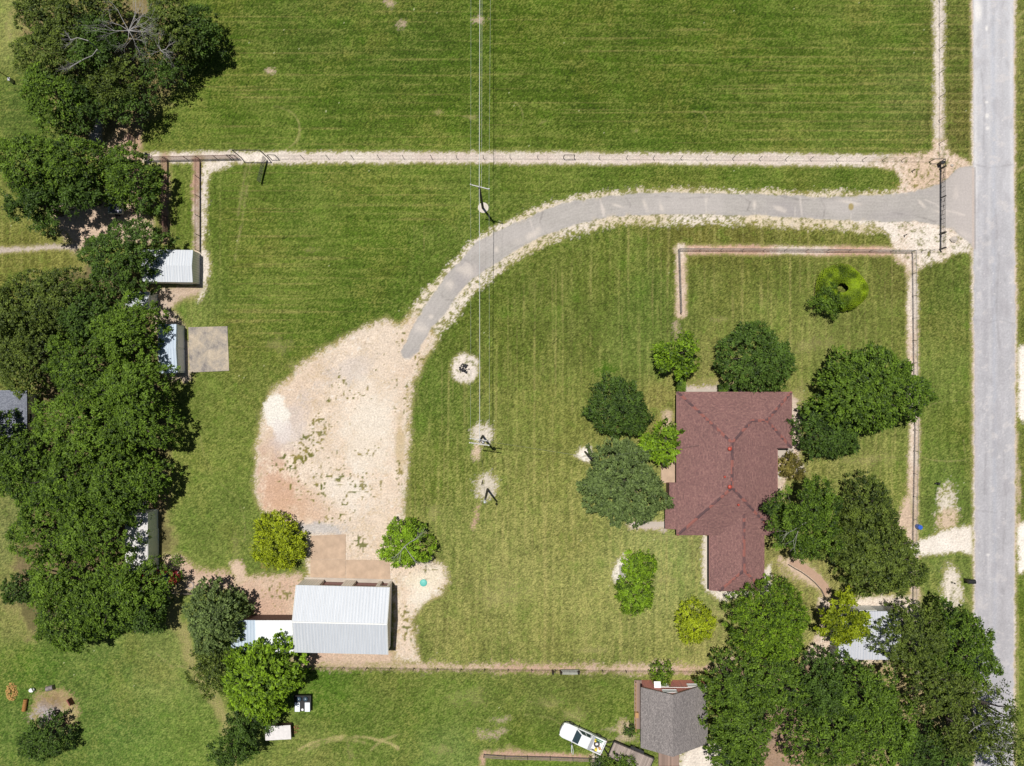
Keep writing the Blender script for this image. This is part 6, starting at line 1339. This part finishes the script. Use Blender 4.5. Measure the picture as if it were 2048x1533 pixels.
def red_car():
    x, y = G(322, 1155, .8); t = thing('red_car', 'dark red car with only its front end showing from under the trees', 'car', (x, y, 0)); t.rotation_euler = (0, 0, R(-4))
    fr = half_plan([(-2.3, .80), (-1.9, .90), (1.5, .90), (1.95, .80), (2.2, .52), (2.28, .2)]); m = MB(); m.prism([(a, -b) for a, b in fr], .3, .82)
    m.hexa([(-2.2, -.86, .82), (2.1, -.74, .82), (2.1, .74, .82), (-2.2, .86, .82)], [(-2.0, -.76, .98), (1.75, -.60, .90), (1.75, .60, .90), (-2.0, .76, .98)])
    low, high = (-1.7, 1.0, .74), (-1.1, .2, .6); m.hexa([(low[0], -low[2], .97), (low[1], -low[2], .97), (low[1], low[2], .97), (low[0], low[2], .97)], [(high[0], -high[2], 1.42), (high[1], -high[2], 1.42), (high[1], high[2], 1.42), (high[0], high[2], 1.42)])
    m.build('body', M_carred, t, world=False, bevel=.05); car_windows(t, low, high, .97, 1.42, .9)
    for xx in (1.35, -1.35):
        for s in (-1, 1): wheel(t, xx, s * .80, .32, .2)
    for s in (-1, 1): h = MB(); h.box(2.02, s * .6, .58, .74, .2, .3, -s * .5); h.build('headlight', M_lamp, t, world=False)
red_car()
def rust_scrap(px, py, label, r, mat, z=.12):
    x, y = G(px, py); m = MB(); n = 20; prof = [(r * .62, .01), (r * .95, .01), (r, z * .5), (r * .93, z), (r * .66, z)]; P = [(x + q * math.cos(2 * math.pi * i / n), y + q * math.sin(2 * math.pi * i / n), v) for q, v in prof for i in range(n)]
    m.add(P, [(j * n + i, j * n + (i + 1) % n, (j + 1) * n + (i + 1) % n, (j + 1) * n + i) for j in range(4) for i in range(n)] + [(4 * n + i, 4 * n + (i + 1) % n, (i + 1) % n, i) for i in range(n)]); o = m.build('tyre', mat, None, loc=(x, y, 0)); tag(o, label, 'tyre')
rust_scrap(381, 1171, 'pale dusty tyre lying on the bare ground right of the red car', .48, plain('dusty_rubber', (.30, .25, .22), .9, var=.2)); rust_scrap(400, 1174, 'dark tyre beside the pale dusty tyre', .50, plain('dark_dusty_rubber', (.06, .045, .04), .9, var=.3), .2)
def box_trailer():
    x, y = G(231, 411, .8); t = thing('utility_trailer', 'small open box trailer with a pale rim parked under a tree on the left', 'trailer', (x, y, 0)); m = MB(); L, W = 1.65, 2.0
    m2 = MB(); m2.box(0, 0, .45, .5, L, W); 
    for k in range(7): m2.box(-.6 + k * .2, 0, .5, .53, .05, W - .1)
    m2.build('floor', plain('steel_floor', (.22, .22, .28), .5, .3, var=.15), t, world=False)
    for s in (-1, 1): m.box(s * L/2, 0, .45, .95, .07, W + .07); m.box(0, s * W/2, .45, .95, L - .07, .07)
    m.build('side_walls', plain('pale_green_grey_paint', (.42, .46, .42), .6, var=.12), t, world=False)
    for s in (-1, 1): wheel(t, 0, s * (W/2 + .16), .3, .18)
    f = MB(); f.tube((0, -W/2, .45), (0, -W/2 - .9, .45), .05); f.build('drawbar', M_black, t, world=False)
box_trailer()

# ---------------------------------------------------------------- yard objects
def single(name, label, cat, m, mat, at, **k): return tag(m.build(name, mat, None, loc=at, **k), label, cat)
x, y = G(25, 160); m = MB(); t = thing('meter_pole', 'leaning thin black pole with a grey box at its foot at the left edge', 'pole', (x, y, 0)); m.tube((x, y, 0), (x, y, 3.6), .05, .05, 8); m.build('pole', M_black, t); m = MB(); m.box(x + .1, y - .25, 0, .95, .3, .42); m.build('meter_box', M_galv, t, bevel=.02)
x, y = G(1834, 1053); m = MB(); m.lathe([(.27, 0), (.29, .05), (.28, .3), (.295, .32), (.28, .34), (.28, .6), (.295, .62), (.28, .64), (.285, .86), (.25, .88)], x, y, 18); single('barrel', 'blue plastic barrel at the chain link fence by the road', 'barrel', m, plain('blue_plastic', (.02, .09, .42), .4, var=.1), (x, y, 0))
x, y = G(1929, 1159); t = thing('mailbox', 'black roadside mailbox on a heavy post at the road edge', 'mailbox', (x, y, 0)); m = MB(); m.box(x, y, 0, 1.05, .3, .3); m.build('pedestal', M_black, t, bevel=.03)
m = MB(); P = [(x - .25 + 0 * k, y + .26 * math.cos(math.pi * k / 8), 1.28 + .24 * math.sin(math.pi * k / 8)) for k in range(9)]; Q = [(a + .85, b, c) for a, b, c in P]; P = [(x - .25, y + .26, 1.05)] + P + [(x - .25, y - .26, 1.05)]; Q = [(x + .6, y + .26, 1.05)] + Q + [(x + .6, y - .26, 1.05)]
n = len(P); m.add(P + Q, [tuple(range(n)), tuple(range(2 * n - 1, n - 1, -1))] + [(i, n + i, n + (i + 1) % n, (i + 1) % n) for i in range(n)]); m.build('letter_box', M_black, t)
m = MB(); m.box(x + .62, y + .05, 1.1, 1.45, .03, .34); m.build('door', M_white, t)
m = MB(); m.box(x + .35, y - .3, 1.2, 1.5, .05, .03); m.build('flag', M_white, t)
x, y = G(1902, 1164); m = MB(); m.tube((x, y, 0), (x, y, 1.0), .045, .035, 6); m.box(x, y, .7, 1.0, .06, .16); single('marker_stake', 'slim dark marker stake in the pale patch west of the mailbox', 'stake', m, M_tpost, (x, y, 0))
x, y = G(1874, 967); m = MB(); m.lathe([(.16, 0), (.17, .45), (.12, .6), (.05, .64)], x, y, 12); m.box(x - .22, y, .12, .34, .3, .16); single('hydrant_stub', 'small squat black standpipe alone on the roadside grass', 'standpipe', m, M_black, (x, y, 0))
x, y = G(847, 1166); m = MB(); m.lathe([(.42, 0), (.46, .04), (.44, .10), (.30, .16), (.12, .18)], x, y, 24); single('well_cap', 'turquoise round lid on the pale weedy ground right of the garage', 'lid', m, plain('turquoise_plastic', (.10, .42, .36), .5, var=.08), (x, y, 0), smooth=False)
def rocks(name, label, cat, px, py, n, rad, size, mat, seed, h=.5, ry=None):
    """a heap of loose lumps, one heap as one thing"""
    rng = np.random.RandomState(seed); x, y = G(px, py); m = MB()
    for k in range(n):
        a, q = rng.rand() * 6.28, math.sqrt(rng.rand()) * rad; s = size * (.5 + rng.rand()); cx_, cy_ = x + q * math.cos(a), y + q * math.sin(a) * ((ry or rad) / rad); z = max(0, h * (1 - (q / rad) ** 2)) * rng.rand()
        base = []; nn = 6
        for j, (zz, rr) in enumerate(((0, .8), (.5, 1.0), (1.0, .45))):
            base += [(cx_ + s * rr * math.cos(6.28 * i / nn + k) * (.8 + .4 * rng.rand()), cy_ + s * rr * math.sin(6.28 * i / nn + k) * (.6 + .4 * rng.rand()), z + zz * s * .8) for i in range(nn)]
        m.add(base, [(j * nn + i, j * nn + (i + 1) % nn, (j + 1) * nn + (i + 1) % nn, (j + 1) * nn + i) for j in range(2) for i in range(nn)] + [tuple(range(nn - 1, -1, -1)), tuple(range(2 * nn, 3 * nn))])
    o = m.build(name, mat, None, loc=(x, y, 0)); tag(o, label, cat, kind=None if n < 5 else 'stuff' if False else None); return o
rocks('charcoal_heap', 'black charred heap in the round gravel patch on the lawn', 'heap', 928, 738, 46, .62, .11, plain('charcoal', (.02, .02, .024), .8, var=.4, scale=8), 3, .45)
rocks('boulder', 'pale boulder at the upper edge of the driveway mouth', 'rock', 1903, 332, 1, .05, .34, M_rock, 5, 0); rocks('boulder', 'pale boulder at the lower edge of the driveway mouth', 'rock', 1906, 479, 1, .05, .36, M_rock, 6, 0)
rocks('straw_heap', 'golden heap of wood chips on the lower left lawn', 'heap', 24, 1384, 240, .75, .075, plain('wood_chips', C(206, 164, 96), .9, var=.4, scale=9), 12, .32, ry=1.15)
rocks('ash_heap', 'grey ashes and scraps around the fire pit', 'heap', 100, 1432, 120, 1.5, .07, plain('ash', C(176, 164, 158), .9, var=.5, scale=7), 14, .1)
t = thing('fire_pit', 'black metal fire pit ring with charred wood on the ash patch', 'fire pit', (*G(115, 1428), 0)); m = MB(); n = 24; prof = [(.40, .0), (.52, .38), (.56, .38), (.45, .0)]; P = [(q * math.cos(2 * math.pi * i / n), q * math.sin(2 * math.pi * i / n), z) for q, z in prof for i in range(n)]
m.add(P, [(j * n + i, j * n + (i + 1) % n, (j + 1) % 4 * n + (i + 1) % n, (j + 1) % 4 * n + i) for j in range(4) for i in range(n)]); m.build('ring', M_black, t, world=False)
for k in range(5): m = MB(); a = k * 1.3; m.tube((.3 * math.cos(a), .3 * math.sin(a), .15 + .05 * k), (-.4 * math.cos(a + .4), -.4 * math.sin(a + .4), .22 + .05 * k), .07, .05, 7); m.build('log', M_deadwood if k == 4 else M_bark, t, world=False)
x, y = G(52, 1409); m = MB(); m.tube((x - .12, y - .72, .26), (x + .12, y + .72, .26), .26, .24, 12); single('log_bench', 'thick brown log lying between the chip heap and the fire pit', 'log', m, plain('split_log', C(170, 120, 62), .9, var=.5, scale=7), (x, y, 0))
x, y = G(66, 1379); m = MB(); m.lathe([(.22, 0), (.26, .1), (.3, .3), (.3, .34), (.2, .32)], x, y, 14, 1.2, .85, .3); m.box(x + .22, y + .12, .2, .62, .06, .46, .5); single('plastic_chair', 'small white tub chair left of the grey drum on the lower left lawn', 'chair', m, M_white, (x, y, 0))
x, y = G(103, 1375); m = MB(); m.tube((x - .42, y - .1, .32), (x + .42, y + .12, .32), .32, .32, 14); m.tube((x - .1, y - .02, .62), (x + .1, y + .03, .66), .06); single('metal_drum', 'grey metal drum lying on its side above the fire pit', 'drum', m, plain('scorched_metal', (.24, .2, .2), .5, .4, var=.4, scale=5), (x, y, 0))
x, y = G(143, 1402); m = MB(); m.box(x, y, 0, .55, .42, .82, .5); m.hexa(*[[(x + u * math.cos(.5) - v * math.sin(.5), y + u * math.sin(.5) + v * math.cos(.5), z) for u, v in ((.14, -.41), (.21, -.41), (.21, .41), (.14, .41))] for z in (.55, .95)]); single('garden_chair', 'dark red box seat right of the fire pit', 'seat', m, plain('faded_red_paint', C(150, 82, 76), .7, var=.15), (x, y, 0), bevel=.02)
def grill_cart():
    x, y = G(605, 1407, .7); t = thing('grill_cart', 'black outdoor cooking cart with two white side trays near the lime green tree', 'cart', (x, y, 0)); m = MB(); m.box(0, 0, .55, .62, 2.05, 2.05)
    for s in (-1, 1):
        for q in (-1, 1): m.tube((s * .95, q * .95, 0), (s * .95, q * .95, .55), .035)
    m.box(0, 1.0, .62, .95, 2.0, .06); m.box(-.98, .55, .62, .9, .06, .9); m.build('frame', M_black, t, world=False)
    for s in (-1, 1):
        b = MB(); b.box(s * .62, -.45, .66, .80, .62, 1.12); b.box(s * .62, -.45, .80, .815, .5, .02); b.build('side_tray', plain('white_enamel', (.72, .76, .80), .3, var=.05), t, world=False, bevel=.02)
    g = MB(); [g.tube((-.85 + .1 * k, .2, .68), (-.85 + .1 * k, .9, .68), .02, n=4) for k in range(18)]; g.build('grate', M_dwire, t, world=False)
    for s in (-.4, .4): d = MB(); d.lathe([(.3, .72), (.3, .84), (.2, .95), (.04, 1.0)], s, .55, 16); d.build('kettle_lid', plain('blue_black_enamel', (.05, .08, .11), .2, var=.1), t, world=False, smooth=True)
    p = MB(); p.lathe([(.13, .63), (.15, .76), (.1, .77)], .0, -.78, 14); p.build('bowl', M_white, t, world=False)
grill_cart()
x, y = G(556, 1466, 1.0); t = thing('storage_box', 'white topped rusty storage box under the lime green tree', 'box', (x, y, 0)); t.rotation_euler = (0, 0, R(3)); m = MB(); m.box(0, 0, .95, 1.05, 3.2, 1.75); m.build('lid', plain('chalky_white_lid', (.58, .55, .54), .6, var=.15, scale=2), t, world=False, bevel=.03)
m = MB(); m.box(0, 0, .12, .95, 3.1, 1.65); [m.box(u, v, 0, .12, .2, .2) for u in (-1.3, 1.3) for v in (-.6, .6)]; m.build('box_body', M_rust, t, world=False)
rocks('brush_pile', 'little pile of reddish sticks right of the white topped box', 'heap', 590, 1459, 34, .55, .08, plain('reddish_sticks', C(150, 108, 72), .9, var=.4), 23, .2)
x, y = G(1140, 1341.5); m = MB(); m.box(x, y, 0, .42, 2.3, .35); m.box(x, y - .3, 0, .2, 1.9, .3); single('concrete_trough', 'low grey trough between two black posts in the lower boundary fence', 'trough', m, plain('weathered_concrete', C(170, 172, 160), .9, var=.2), (x, y, 0), bevel=.02)
for px, lb in ((1105, 'left most of three thick black posts at the grey trough'), (1121, 'thick black post touching the left end of the grey trough'), (1156, 'thick black post touching the right end of the grey trough')):
    x, y = G(px, 1341); m = MB(); m.tube((x, y, 0), (x, y, 1.25), .13, .12, 8); m.lathe([(.13, 1.25), (.06, 1.31)], x, y, 8); single('fence_post', lb, 'post', m, M_black, (x, y, 0))
